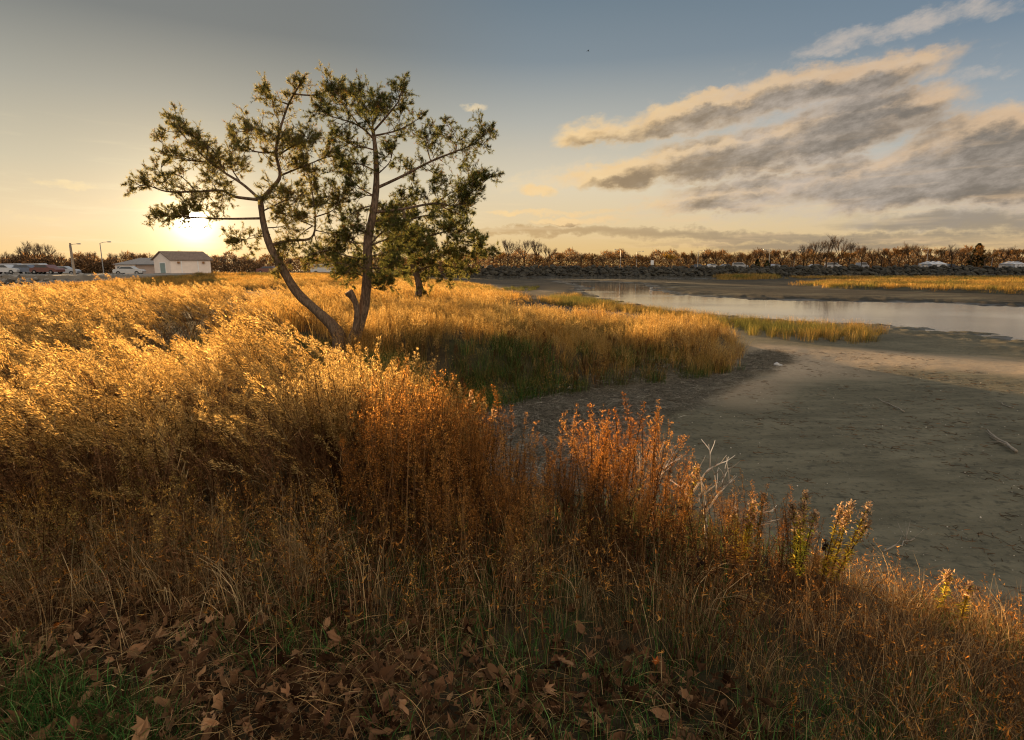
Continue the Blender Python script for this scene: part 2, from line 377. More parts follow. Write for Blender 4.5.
def build_ground():
    rr = np.exp(np.linspace(math.log(.35), math.log(2600), 560))
    a_in = np.radians(np.linspace(-50, 50, 560)); a_out = np.radians(np.linspace(50, 310, 80))[1:-1]
    aa = np.concatenate([a_in, a_out]); nA = len(aa); nR = len(rr)
    A, R = np.meshgrid(aa, rr)
    x = (np.sin(A) * R).ravel(); y = (np.cos(A) * R).ravel()
    z = hgt(x, y)
    v = np.stack([x, y, z], 1); v = np.vstack([v, [[0, 0, H1(0, 0)]]])
    i, j = np.meshgrid(np.arange(nR - 1), np.arange(nA), indexing='ij'); j2 = (j + 1) % nA
    f = np.stack([i * nA + j, i * nA + j2, (i + 1) * nA + j2, (i + 1) * nA + j], -1).reshape(-1, 4)
    # winding upward
    f = f[:, ::-1]
    me = bpy.data.meshes.new('ground')
    nq = len(f); c = nR * nA
    tri = np.stack([np.full(nA, c), (np.arange(nA) + 1) % nA, np.arange(nA)], 1)
    loops = np.concatenate([f.ravel(), tri.ravel()]).astype(np.int32)
    me.vertices.add(len(v)); me.vertices.foreach_set('co', v.ravel())
    me.loops.add(len(loops)); me.loops.foreach_set('vertex_index', loops)
    me.polygons.add(nq + nA)
    st = np.concatenate([np.arange(nq) * 4, nq * 4 + np.arange(nA) * 3]).astype(np.int32)
    me.polygons.foreach_set('loop_start', st); me.polygons.foreach_set('use_smooth', np.ones(nq + nA, bool))
    # zones by what the ground is made of: soil, wrack, sand
    sl = sdist(x, y, LAND) + .5 * fbm(x * .7, y * .7)
    soil = np.clip(sl / 1.0 - .1, 0, 1); far_s = sdist(x, y, FARLAND); soil = np.maximum(soil, np.clip(far_s, 0, 1))
    soil = np.maximum(soil, np.clip(np.maximum(sdist(x, y, MARSH), sdist(x, y, MARSH2)), 0, 1))
    wr = sdist(x, y, WRACK) + .9 * fbm(x * .9, y * .9); wr = np.clip(wr / .7 + .3, 0, 1)
    sand = np.maximum(sdist(x, y, SAND) + 1.2 * fbm(x * .4, y * .4), sdist(x, y, SAND2) + 1.5 * fbm(x * .2, y * .2))
    sand = np.clip(sand / 1.6 + .2, 0, 1)
    path = np.clip(sdist(x, y, PATH) + .8 * fbm(x * .3, y * .3), 0, 1)
    soil = soil * (1 - path)
    sand = np.maximum(sand, path)
    colr = np.stack([soil, wr, sand, np.ones_like(soil)], 1); colr = np.vstack([colr, [[1, 0, 0, 1]]]).astype(np.float32)
    at = me.color_attributes.new('zone', 'FLOAT_COLOR', 'POINT'); at.data.foreach_set('color', colr.ravel())
    me.update(calc_edges=True); me.validate()
    def f():
        a = new('ShaderNodeAttribute', attribute_name='zone'); s, w, sa = sepv(E(a.outputs['Vector']))
        p = wpos(); X, Y, Z = sepv(p)
        n1 = noise(p, .5, 5, .6); n2 = noise(p, 9, 6, .65); n3 = noise(p, 45, 4, .6)
        rip = noise(comb(X * .5 + Y * .3, Y * 2.2 - X * .25, 0), 1.5, 6, .6)
        mud = ramp(n1 * .5 + rip * .5, [(.32, (.082, .072, .044)), (.5, (.138, .118, .073)), (.66, (.20, .17, .106))])
        mud = mix(ss(n2, .52, .66) * .6, mud, (.045, .042, .028))
        mud = mix(ss(noise(comb(X * .8, Y * 3.0, 2), 3.2, 6, .7), .56, .66) * .55, mud, (.05, .045, .03))
        mud = mix(ss(n3, .60, .72) * .5, mud, (.24, .21, .15))
        mud = mix(ss(noise(p, 26, 2), .735, .78), mud, (.34, .31, .26))
        sandc = ramp(n1 * .4 + n2 * .6, [(.3, (.24, .175, .11)), (.7, (.42, .32, .205))])
        c = mix(sa, mud, sandc)
        wc = ramp(noise(comb(X * 3 + Y, Y * 6, 0), 4, 6, .7), [(.35, (.06, .052, .036)), (.5, (.17, .145, .10)), (.66, (.38, .33, .24))])
        c = mix(w * .85 * (1 - s), c, wc)
        so = ramp(n2, [(.3, (.018, .013, .007)), (.6, (.06, .042, .02)), (.8, (.11, .075, .035))])
        so = mix(ss(n1, .5, .62) * .5, so, (.035, .05, .015))
        c = mix(s, c, so)
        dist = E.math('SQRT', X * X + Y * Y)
        wet = ss(Z, -1.33, -1.42)
        c = mix(wet * .45, c, (.03, .028, .022))
        rough = .92 - wet * .62 * ss(noise(comb(X, Y * 2, 0), .25, 5, .6), .35, .6)
        bh = rip * .5 + n2 * .3 + n3 * .12 + w * n2 * 1.2
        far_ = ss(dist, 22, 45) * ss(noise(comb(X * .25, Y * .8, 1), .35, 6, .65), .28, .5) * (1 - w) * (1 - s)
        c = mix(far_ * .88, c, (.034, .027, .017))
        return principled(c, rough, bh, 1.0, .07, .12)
    me.materials.append(material('mud_and_soil', f))
    o = bpy.data.objects.new('ground', me); COL.objects.link(o); o['kind'] = 'structure'
WRACK = [G(*p, MUD) for p in [(430, 410), (520, 402), (600, 392), (680, 378), (740, 362), (775, 352), (790, 362), (740, 385), (700, 402), (640, 430), (600, 470), (560, 540), (460, 540)]]
SAND = [G(*p, MUD) for p in [(745, 345), (860, 347), (1100, 366), (1100, 392), (1024, 380), (900, 372), (820, 385), (740, 405), (690, 400), (740, 375)]]
SAND2 = [G(*p, -1.2) for p in [(440, 279), (560, 280), (600, 284), (590, 289), (560, 292), (575, 300), (560, 305), (480, 300), (440, 290)]]
PATH = [G(*p, -.3) for p in [(180, 291), (260, 287), (350, 288), (380, 292), (330, 297), (220, 300)]]
build_ground()

# water
def fw():
    p = wpos(); X, Y, Z = sepv(p)
    n = noise(comb(X * .6, Y * 1.3, 0), 1.6, 5, .6); n2 = noise(comb(X * .5, Y, 2), .12, 3)
    b = new('ShaderNodeBsdfPrincipled'); b.inputs['Base Color'].default_value = (.16, .14, .11, 1)
    con(b.inputs['Roughness'], ss(n2, .45, .65) * .07 + .05); b.inputs['IOR'].default_value = 2.1
    b.inputs['Specular IOR Level'].default_value = .9
    bn = new('ShaderNodeBump'); bn.inputs['Strength'].default_value = .07; bn.inputs['Distance'].default_value = .05
    con(bn.inputs['Height'], n); E.nt.links.new(bn.outputs[0], b.inputs['Normal']); return b.outputs[0]
mb = MB(); mb.quad(Vector((-60, 15, WATER)), Vector((420, 15, WATER)), Vector((420, 165, WATER)), Vector((-60, 165, WATER)))
w = mb.obj('water', material('creek_water', fw)); w['kind'] = 'structure'

# ---------------------------------------------------------------- materials for plants
m_plume = foliage('golden_plume', [(.46, .27, .075), (.64, .40, .12), (.74, .52, .20)], .65)
m_straw = foliage('dry_straw', [(.28, .155, .06), (.44, .27, .11), (.58, .41, .20)], .45)
m_stem = foliage('brown_stem', [(.07, .035, .014), (.14, .07, .026), (.20, .11, .045)], .15)
m_rust = foliage('rust_floret', [(.30, .11, .022), (.50, .21, .045), (.62, .32, .08)], .6)
m_rleaf = foliage('dry_dark_leaf', [(.07, .03, .013), (.14, .065, .026), (.22, .11, .05)], .35)
m_gold = foliage('gold_grass', [(.44, .20, .035), (.62, .33, .07), (.70, .43, .12)], .6, (.24, .20, .06), .3)
m_olive = foliage('olive_grass', [(.07, .08, .02), (.13, .13, .035), (.22, .18, .06)], .45)
m_green = foliage('green_grass', [(.03, .09, .02), (.06, .15, .03), (.12, .20, .05)], .4)
m_litter = foliage('dead_leaf', [(.07, .032, .016), (.17, .085, .04), (.36, .20, .095)], .3)
m_yellow = foliage('yellow_leaf', [(.60, .46, .05), (.78, .58, .08), (.50, .50, .08)], .65)
m_fluff = foliage('seed_fluff', [(.42, .25, .12), (.55, .38, .22)], .55)
m_marsh = foliage('marsh_grass', [(.38, .20, .045), (.52, .29, .07), (.55, .36, .11)], .5, (.22, .20, .05), .12)
m_tan = foliage('pale_twig', [(.50, .42, .31), (.62, .53, .41)], .0)
m_wr = foliage('grey_straw', [(.16, .13, .09), (.30, .25, .18), (.46, .40, .30)], .15)
m_wr2 = foliage('dark_wrack', [(.05, .042, .028), (.11, .095, .065)], .1)
m_dark = foliage('black_seed_head', [(.02, .012, .008), (.05, .03, .02)], .0)

def V(*a): return Vector(a)
def rdir(R, zb=0):
    v = Vector((R.gauss(0, 1), R.gauss(0, 1), R.gauss(0, 1) + zb)); return v.normalized()
def arc(base, az_, h, lean, droop, n=5, R=rnd):
    """stalk path: leaves the base upright and bends towards az_"""
    d = V(math.cos(az_), math.sin(az_), 0); out = []
    for i in range(n):
        t = i / (n - 1)
        out.append(base + d * (h * (lean * t + droop * t ** 3)) + V(0, 0, h * (t - droop * .45 * t ** 4)))
    return out
def at_path(pts, t):
    k = len(pts) - 1; q = min(max(t, 0), .9999) * k; i = int(q); return pts[i].lerp(pts[i + 1], q - i)
def curl_leaf(mb, p, d, L, w, R, m):
    s = d.cross(rdir(R)).normalized(); dr = V(0, 0, -1)
    mb.blade([p, p + d * L * .5, p + d * L * .85 + dr * L * .3], w, s, m)

def v_plume(seed, hs=1.0, fs=1.0, nq=46):
    R = random.Random(seed); mb = MB()
    for k in range(3):
        b = V(R.uniform(-.14, .14), R.uniform(-.14, .14), 0); h = R.uniform(.66, 1.12) * hs
        pth = arc(b, R.gauss(0, .3), h, R.uniform(.2, .5), R.uniform(.12, .42), 7)
        mb.tube(pth, [.0035, .0032, .003, .0026, .0022, .0016, .001], 0, 3, False)
        for q in range(6):                                          # blades
            p = at_path(pth, R.uniform(.08, .72)); a = R.gauss(0, 1.3)
            L = R.uniform(.15, .34); d = V(math.cos(a), math.sin(a), R.uniform(.2, 1.1)).normalized()
            mb.blade([p, p + d * L * .5, p + d * L * .9 + V(0, 0, -L * .25)], .008, d.cross(V(0, 0, 1)).normalized(), 1)
        for q in range(nq):                                         # feathery panicle
            t = R.uniform(.70, 1.0); p = at_path(pth, t); w = .085 * math.sin(math.pi * min(1, (1.03 - t) / .31)) + .012
            tg = (at_path(pth, t) - at_path(pth, t - .08)).normalized(); d = (tg * .9 + V(.35, 0, -.1) + rdir(R) * .55).normalized(); e = p + d * w
            for z in range(3):
                o = p.lerp(e, R.uniform(.3, 1)); g = (d + rdir(R) * .35).normalized(); s = g.cross(rdir(R)).normalized()
                L = R.uniform(.018, .04) * fs; mb.tri(o - s * .004 * fs, o + s * .004 * fs, o + g * L, 2)
    return mb.obj('plume_variant', [m_stem, m_straw, m_plume], link=False)
def v_rod(seed, gold=0.3, h0=.62, h1=1.0, n=3, mats=None, fs=1.0, nq=30):
    R = random.Random(seed); mb = MB()
    for k in range(n):
        b = V(R.uniform(-.1, .1), R.uniform(-.1, .1), 0); h = R.uniform(h0, h1)
        pth = arc(b, R.uniform(0, 6.28), h, R.uniform(0, .14), R.uniform(0, .12), 6)
        mb.tube(pth, [.0036, .0034, .003, .0026, .002, .001], 0, 3, False)
        for q in range(26):                                         # hanging dry leaves
            p = at_path(pth, R.uniform(.12, .75)); a = R.uniform(0, 6.28)
            curl_leaf(mb, p, V(math.cos(a), math.sin(a), R.uniform(-.5, .7)).normalized(), R.uniform(.025, .06), .008, R, 1)
        for q in range(nq):                                         # florets on short side branches
            t = R.uniform(.62, 1.0); p = at_path(pth, t); a = R.uniform(0, 6.28)
            w = (.075 * (1.04 - t) / .4 + .012) * R.uniform(.5, 1.1)
            d = V(math.cos(a), math.sin(a), .9).normalized(); e = p + d * w
            mb.tri(p, p + V(.0012, 0, 0), e, 0)
            for z in range(5):
                o = p.lerp(e, R.uniform(.3, 1.05)) + rdir(R) * .006; g = rdir(R, .5); s = g.cross(rdir(R)).normalized()
                L = R.uniform(.008, .017) * fs; mb.tri(o - s * .0035 * fs, o + s * .0035 * fs, o + g * L, 2)
    return mb.obj('rod_variant', mats or [m_stem, m_rleaf, m_rust], link=False)
def v_grass(seed, n, h0, h1, w, spread, bend, mats, tips=0, ntips=6, share=1.0):
    R = random.Random(seed); mb = MB()
    for k in range(n):
        a = R.uniform(0, 6.28); r = spread * math.sqrt(R.random()); b = V(math.cos(a) * r, math.sin(a) * r, 0)
        h = R.uniform(h0, h1); az_ = a + R.gauss(0, .9)
        pth = arc(b, az_, h, R.uniform(.02, .25), R.uniform(.1, 1) * bend, 5)
        mb.blade(pth, w * R.uniform(.6, 1.2), V(-math.sin(az_), math.cos(az_), 0) if R.random() < .5 else rdir(R), 0 if R.random() < share else 1)
        if R.random() < tips:
            for q in range(ntips):
                p = at_path(pth, R.uniform(.8, 1)); g = rdir(R, .8); s = g.cross(rdir(R)).normalized()
                mb.tri(p - s * .003, p + s * .003, p + g * R.uniform(.012, .03), 1 if len(mats) < 3 else 2)
    return mb.obj('grass_variant', mats, link=False)
def leaf_mesh(mb, c, R, size, m=0, M=None):
    """sycamore-like lobed leaf with a curl"""
    n = len(mb.v); kind = R.random()
    if kind < .4: lob = [(0, .16), (.35, .62), (.62, .48), (.95, .95), (1.25, .62), (1.57, 1.12), (1.89, .62), (2.19, .95), (2.52, .48), (2.79, .62), (3.14, .16), (4.71, .12)]
    elif kind < .8: lob = [(0, .3), (.4, .5), (.8, .62), (1.1, .85), (1.4, 1.1), (1.57, 1.3), (1.75, 1.08), (2.05, .82), (2.4, .6), (2.8, .48), (3.14, .3), (4.71, .3)]
    else: lob = [(0, .3), (.4, .75), (.7, .5), (1.0, .9), (1.3, .5), (1.57, .75), (1.8, 1.0), (2.2, .5), (2.5, .85), (2.8, .5), (3.14, .2), (4.71, .2)]
    cu = R.uniform(-.4, 1.2); tw = R.uniform(-.7, .7); fold = R.uniform(.1, 1.3); wr_ = R.uniform(.65, 1); pts = [V(0, .1, 0)]
    for t, r in lob:
        r *= R.uniform(.8, 1.15); pts.append(V(math.cos(t) * r * wr_, math.sin(t) * r, 0))
    for p in pts:
        p.z = fold * abs(p.x) * .8 + cu * (p.x * p.x * .45 + .25 * (p.y - .3) ** 2) + tw * p.x * p.y * .6 + R.uniform(-.16, .16)
        q = p * size; mb.v.append((M @ q if M is not None else q) + c)
    k = len(lob)
    for i in range(k): mb.f.append((n, n + 1 + i, n + 1 + (i + 1) % k)); mb.m.append(m)
    s0 = V(0, .1, 0) * size; s1 = V(R.uniform(-.2, .2), -.9, .12) * size
    T = (lambda q: (M @ q if M is not None else q) + c)
    mb.tube([T(s0), T(s1)], [.0012, .001], m, 3, False)
def v_litter(seed, n=24, size=(.025, .06), straws=26, mats=None):
    R = random.Random(seed); mb = MB()
    for k in range(n):
        c = V(R.uniform(-.2, .2), R.uniform(-.2, .2), R.uniform(.005, .04))
        M = (Matrix.Rotation(R.uniform(0, 6.28), 3, 'Z') @ Matrix.Rotation(R.gauss(0, .6), 3, 'X') @ Matrix.Rotation(R.gauss(0, .5), 3, 'Y'))
        leaf_mesh(mb, c, R, R.uniform(*size), 0, M)
    for k in range(straws):
        a = R.uniform(0, 6.28); d = V(math.cos(a), math.sin(a), R.uniform(-.1, .35)).normalized(); c = V(R.uniform(-.2, .2), R.uniform(-.2, .2), R.uniform(.0, .05)); L = R.uniform(.06, .2)
        mb.blade([c, c + d * L * .5 + V(0, 0, .015), c + d * L], .004, rdir(R), 1)
    return mb.obj('litter_variant', mats or [m_litter, m_straw], link=False)
def v_wrack(seed):
    R = random.Random(seed); mb = MB()
    for k in range(60):
        a = R.gauss(.3, .7); d = V(math.cos(a), math.sin(a), R.uniform(-.05, .12)).normalized(); c = V(R.uniform(-.3, .3), R.uniform(-.3, .3), R.uniform(.0, .06)); L = R.uniform(.08, .38)
        mb.blade([c, c + d * L * .5 + V(0, 0, R.uniform(0, .02)), c + d * L], R.uniform(.003, .008), V(-d.y, d.x, R.uniform(-.5, .5)), 0 if R.random() < .55 else 1)
    return mb.obj('wrack_variant', [m_wr, m_wr2], link=False)

_gn = {}
def scatter(name, variants, pts, label, cat, zrot=None, zj=math.pi, smin=.8, smax=1.2, tilt=.08, sink=.0, scl=None, seed=1):
    """one countless-plants object: instances on a point mesh"""
    r = np.random.RandomState(seed); n = len(pts)
    col = bpy.data.collections.new(name + '_kinds')
    for i, v in enumerate(variants): v.name = 'v%02d_%s' % (i, name); col.objects.link(v)
    z = hgt(pts[:, 0], pts[:, 1]) - sink
    me = bpy.data.meshes.new(name); me.vertices.add(n); me.vertices.foreach_set('co', np.column_stack([pts, z]).ravel())
    zr = (zrot if zrot is not None else 0) + r.uniform(-zj, zj, n)
    rot = np.column_stack([r.normal(0, tilt, n), r.normal(0, tilt, n), zr])
    s = r.uniform(smin, smax, n) * (scl if scl is not None else 1)
    a = me.attributes.new('rot', 'FLOAT_VECTOR', 'POINT'); a.data.foreach_set('vector', rot.ravel().astype(np.float32))
    a = me.attributes.new('scl', 'FLOAT', 'POINT'); a.data.foreach_set('value', s.astype(np.float32))
    a = me.attributes.new('vi', 'INT', 'POINT'); a.data.foreach_set('value', r.randint(0, len(variants), n).astype(np.int32))
    o = bpy.data.objects.new(name, me); COL.objects.link(o); tag(o, label, cat, kind='stuff')
    ng = bpy.data.node_groups.new(name + '_scatter', 'GeometryNodeTree')
    ng.interface.new_socket('Geometry', in_out='INPUT', socket_type='NodeSocketGeometry')
    ng.interface.new_socket('Geometry', in_out='OUTPUT', socket_type='NodeSocketGeometry')
    N = ng.nodes; L = ng.links; gi = N.new('NodeGroupInput'); go = N.new('NodeGroupOutput')
    ip = N.new('GeometryNodeInstanceOnPoints'); ci = N.new('GeometryNodeCollectionInfo'); ci.inputs[0].default_value = col
    ci.inputs['Separate Children'].default_value = True
    def na(nm, t):
        q = N.new('GeometryNodeInputNamedAttribute'); q.data_type = t; q.inputs[0].default_value = nm; return q.outputs[0]
    L.new(gi.outputs[0], ip.inputs['Points']); L.new(ci.outputs[0], ip.inputs['Instance']); ip.inputs['Pick Instance'].default_value = True
    L.new(na('vi', 'INT'), ip.inputs['Instance Index'])
    e = N.new('FunctionNodeEulerToRotation'); L.new(na('rot', 'FLOAT_VECTOR'), e.inputs[0]); L.new(e.outputs[0], ip.inputs['Rotation'])
    L.new(na('scl', 'FLOAT'), ip.inputs['Scale']); L.new(ip.outputs[0], go.inputs[0])
    md = o.modifiers.new('scatter', 'NODES'); md.node_group = ng
    return o
def sample(n, poly, seed, r0=None):
    """random points in a polygon, n of them; denser nearby when r0 is set"""
    r = np.random.RandomState(seed); P_ = np.array(poly); lo = P_.min(0); hi = P_.max(0); out = []; c = 0
    while c < n:
        q = r.uniform(lo, hi, (n * 4, 2)); q = q[sdist(q[:, 0], q[:, 1], poly) > 0]
        if r0: q = q[r.rand(len(q)) < np.minimum(1, r0 / np.hypot(q[:, 0], q[:, 1]))]
        out.append(q); c += len(q)
    return np.vstack(out)[:n]

# --- the tall plumed field on the left
FIELD = [(-5.2, 3.0), (-2.8, 3.3), (-1.6, 3.5), (-.9, 3.7), (-.5, 4.4), (-.95, 5.8), (-1.6, 7.2), (-3.2, 7.9), (-5.0, 8.6), (-6.3, 10), (-7.4, 13), (-8.2, 17), (-10, 22), (-13, 29), (-18, 31), (-25, 34), (-34, 38), (-48, 44), (-50, 30), (-20, 15), (-10, 8.0), (-7, 5)]
pts = sample(4600, FIELD, 3, 9)
pts = np.vstack([pts, sample(290, [(-5.2, 3.0), (-2.8, 3.3), (-.9, 3.7), (-.45, 4.4), (-.8, 6), (-4, 6.6), (-8, 7)], 65)])
lo_ = np.clip((-pts[:, 0] - .5) / 5, 0, 1)
hs = .80 + .40 * fbm(pts[:, 0] * .45, pts[:, 1] * .45) + .30 * fbm(pts[:, 0] * 2.2, pts[:, 1] * 2.2) + .12 * lo_ - .30 * np.clip((pts[:, 0] + 2.6) / 1.2, 0, 1) * np.clip((pts[:, 1] - 4.2) / 1.2, 0, 1)
nr = np.hypot(pts[:, 0], pts[:, 1]) < 7.5
scatter('near_plumed_grass', [v_plume(100 + i, 1, .66, 80) for i in range(8)], pts[nr], 'tall golden plumed grass nearest the viewer on the left, dark stalks below', 'tall grass', zrot=math.pi, zj=.6, scl=hs[nr], tilt=.10, seed=4)
scatter('plumed_grass', [v_plume(110 + i) for i in range(6)], pts[~nr], 'golden plumed grass field bending left, glowing against the low sun', 'tall grass', zrot=math.pi, zj=.6, scl=hs[~nr], tilt=.10, seed=44)
# --- rusty goldenrod band on the bank top
ROD = [(-.9, 3.05), (0, 2.75), (.9, 2.65), (1.15, 2.75), (1.1, 3.25), (.8, 3.6), (.2, 3.7), (-.2, 4.3), (-.45, 5.0), (-.8, 5.2), (-1.0, 4.8)]
pts = np.vstack([sample(205, ROD, 5), sample(26, [(1.1, 2.7), (1.75, 2.75), (1.85, 3.05), (1.3, 3.25)], 73)])
hs = .82 + .2 * np.clip(-(pts[:, 0] + .1) / .6, 0, 1) - .3 * np.clip((pts[:, 1] - 4.2) / 1.0, 0, 1) - .30 * np.clip((pts[:, 0] - .8) / .5, 0, 1) - .15 * np.clip((3.3 - pts[:, 1]) / .5, 0, 1) + .34 * fbm(pts[:, 0] * 2.6, pts[:, 1] * 2.6)
scatter('rusty_stalks', [v_rod(200 + i, n=4, fs=.62, nq=52) for i in range(8)], pts, 'rust brown dead goldenrod stalks crowding the bank top in the middle foreground', 'dead stalks', scl=hs, seed=6)
pts = sample(330, [(-5.2, 3.3), (-2.5, 3.2), (-.8, 3.4), (-1, 4.8), (-3, 5.2), (-7, 6)], 8)
scatter('brown_stalks', [v_rod(220 + i, mats=[m_stem, m_rleaf, m_rleaf]) for i in range(4)], pts, 'dark brown leafless stalks standing among the plumed grass', 'dead stalks', smin=.7, smax=1.0, seed=9)
pts = np.vstack([sample(230, [(-1.6, 3.9), (-.5, 3.9), (-.25, 4.3), (-.4, 5.0), (-.9, 5.6), (-1.9, 5.6)], 62), sample(60, [(-4.2, 3.4), (-1.6, 3.5), (-1.2, 4.4), (-3, 4.6), (-5, 4.4)], 63)])
hs = .76 + .26 * np.clip(-(pts[:, 0] + .2) / .8, 0, 1) - .32 * np.clip((pts[:, 1] - 4.3) / 1.2, 0, 1) + .16 * fbm(pts[:, 0] * 1.1, pts[:, 1] * 1.1) - .12 * np.clip(-(pts[:, 0] + 1.6), 0, 1)
scatter('golden_stalks', [v_rod(240 + i, n=4, mats=[m_stem, m_rleaf, m_plume], fs=.62, nq=60) for i in range(5)], pts, 'bright golden seeding goldenrod mass left of the cove', 'dead stalks', scl=hs, seed=64)
# --- promontory grass
PROM = [(-3.4, 11.4), (-1.4, 11.7), (.1, 12.2), (1.9, 12.9), (4.2, 13.9), (6.3, 15.6), (7.6, 18.4), (8.1, 20.4), (6.0, 21.6), (3, 23), (.3, 24.4), (-3, 24), (-6, 20), (-5.5, 16)]
pts = sample(2300, PROM, 10)
vg = [v_grass(300 + i, 46, .35, .78, .006, .16, .45, [m_gold, m_stem, m_plume], .6, 8, .85) for i in range(5)] + [v_rod(310 + i, h0=.5, h1=.8, mats=[m_stem, m_gold, m_plume]) for i in range(4)]
hs = .82 + .6 * fbm(pts[:, 0] * .7, pts[:, 1] * .7)
scatter('golden_grass', vg, pts, 'orange gold grass on the low point that juts into the mudflat', 'grass', scl=hs, seed=12)
edge = [(-1.8, 11.2), (0, 12.2), (2.4, 12.9), (4.4, 13.9), (6.4, 15.6), (6.0, 16.6), (3.6, 15), (1.2, 13.9), (-1.0, 13.1)]
pts = sample(260, edge, 13)
scatter('green_weeds', [v_grass(330 + i, 40, .15, .42, .010, .16, .5, [m_green, m_olive, m_olive], share=.3) for i in range(3)] + [v_rod(336, h0=.3, h1=.5, mats=[m_stem, m_rleaf, m_rleaf])], pts, 'dark green weeds along the foot of the grassy point', 'weeds', seed=14)
pts = sample(340, [(-2.6, 9.6), (-1.2, 10.2), (.3, 11.8), (1.6, 12.6), (.6, 13.2), (-1.5, 12.4), (-3, 11.6)], 71)
scatter('cove_weeds', [v_grass(337 + i, 44, .15, .45, .009, .18, .5, [m_olive, m_green, m_gold], .4, 6, .6) for i in range(3)], pts, 'olive weeds filling the head of the cove below the grassy point', 'weeds', seed=72)
# --- hollow by the pines and the field behind them
HOL = [(-6.2, 8.6), (-3.2, 8.0), (-1.4, 8.0), (-1.2, 10), (-2, 12.6), (-4.6, 13.2), (-7.4, 13)]
pts = sample(700, HOL, 15)
scatter('hollow_grass', [v_grass(340 + i, 44, .10, .34, .007, .16, .6, [m_olive, m_gold], share=.6) for i in range(4)], pts, 'short olive and straw grass in the hollow round the pine trunks', 'grass', seed=16)
BACK = [(-7.6, 13), (-4.5, 13.6), (-5.5, 17), (-5.5, 21), (-3, 24.6), (0, 25.5), (.4, 31), (1.6, 39), (-1, 50), (-4, 66), (-9, 78), (-28, 66), (-30, 44), (-11, 26), (-8.6, 18)]
pts = sample(3400, BACK, 17, 22)
pts = pts[sdist(pts[:, 0], pts[:, 1], PATH) < 0]
hs = .95 + .45 * fbm(pts[:, 0] * .2, pts[:, 1] * .2)
scatter('field_grass', [v_grass(350 + i, 46, .35, .85, .009, .22, .4, [m_gold, m_stem, m_plume], .6, 8, .9) for i in range(4)] + [v_plume(360 + i, .8) for i in range(3)], pts, 'golden grass field behind the pines reaching back to the houses', 'grass', zrot=math.pi, zj=1.2, scl=hs, seed=18)
pts = sample(3800, [(-47, 56), (-12, 58), (-7, 80), (-16, 88), (-20, 112), (-47, 98)], 67); pts = pts[(sdist(pts[:, 0], pts[:, 1], PATH) < 0)]
scatter('far_meadow', [v_grass(383 + i, 44, .3, .6, .022, .5, .35, [m_gold, m_stem, m_plume], .3, 5, .92) for i in range(3)], pts, 'golden meadow strip running up to the gabled building', 'grass', smin=.7, smax=1.1, seed=68)
# --- marsh strips on the creek bank, and the salt marsh beyond
STR = [G(*p, -1.3) for p in [(884, 340), (860, 344), (800, 342), (760, 337), (700, 325), (640, 316), (590, 309), (545, 305), (538, 300), (575, 297), (620, 306), (680, 315), (760, 323), (830, 327), (885, 333)]]
pts = sample(1300, STR, 19)
vm = [v_grass(370 + i, 40, .3, .75, .010, .2, .4, [m_marsh, m_olive], .3, 6, .6) for i in range(4)]
scatter('bank_grass', vm, pts, 'narrow belt of olive and gold grass along the near bank of the creek', 'grass', scl=.75, seed=20)
pts = sample(120, [G(*p, -1.3) for p in [(500, 288), (540, 287), (535, 291), (505, 292)]] , 21)
scatter('spit_grass', [v_grass(380, 40, .15, .4, .012, .2, .4, [m_olive, m_marsh])], pts, 'small low tufts on the grey mud spit', 'grass', seed=22)
vmm = [v_grass(390 + i, 44, .35, .62, .022, .55, .35, [m_marsh, m_olive], 0, 0, .8) for i in range(4)]
MV = [p for p in MARSH]
pts = sample(15000, MV, 23, 80)
scatter('marsh_grass', vmm, pts, 'flat orange salt marsh beyond the creek on the right', 'marsh grass', smin=.7, smax=1.2, seed=24)
pts = sample(260, MARSH2, 25)
scatter('marsh_islet', [v_grass(396, 44, .35, .62, .022, .55, .35, [m_marsh, m_olive], 0, 0, .8)], pts, 'tiny orange grass islet on the mud before the dark embankment', 'marsh grass', smin=1.2, smax=1.9, seed=26)
pts = sample(900, [(-12, 68), (2.5, 44), (-1, 56), (-3, 74), (-8, 86), (-22, 82)], 27)
scatter('spit_marsh', vmm[:1] and [v_grass(398, 44, .35, .62, .022, .55, .35, [m_marsh, m_olive], 0, 0, .8)], pts, 'strip of yellow grass behind the mound at the creek mouth', 'marsh grass', seed=28)
# --- foreground turf
FG = [(-4.8, 1.0), (-1.6, .9), (1.6, .9), (3.4, 1.2), (4.0, 2.2), (3.2, 3.4), (2.0, 3.9), (.8, 4.0), (-2, 3.8), (-4.4, 3.6), (-6, 3)]
pts = sample(900, FG, 30)
scatter('dry_turf', [v_grass(400 + i, 34, .06, .24, .0035, .12, .9, [m_straw, m_rleaf], share=.5) for i in range(5)], pts, 'short matted dry brown grass covering the near ground', 'grass', scl=(.9 + .5 * fbm(pts[:, 0], pts[:, 1])) * np.where(pts[:, 0] < .3, .6, .9), seed=31)
r_ = np.random.RandomState(2); pts = sample(1500, FG, 32); pts = pts[fbm(pts[:, 0] * 1.1 + 4, pts[:, 1] * 1.1) > .05]
pts = np.vstack([pts, sample(520, [(-2.6, .9), (-.9, .9), (-1.3, 1.9), (-2.2, 2.3), (-3.2, 2.4)], 33)])
scatter('green_turf', [v_grass(410 + i, 30, .04, .16, .0045, .10, .7, [m_green, m_olive], share=.8) for i in range(4)], pts, 'patches of green grass in the shade at the bottom of the view', 'grass', seed=34)
pts = np.vstack([sample(430, [(-4.2, 1.0), (-.3, 1.0), (.3, 1.8), (-.4, 2.7), (-2.4, 3.0), (-4.4, 3.2)], 35), sample(45, [(-.3, 1.0), (.9, 1.1), (1.2, 2.0), (0, 2.6)], 66)])
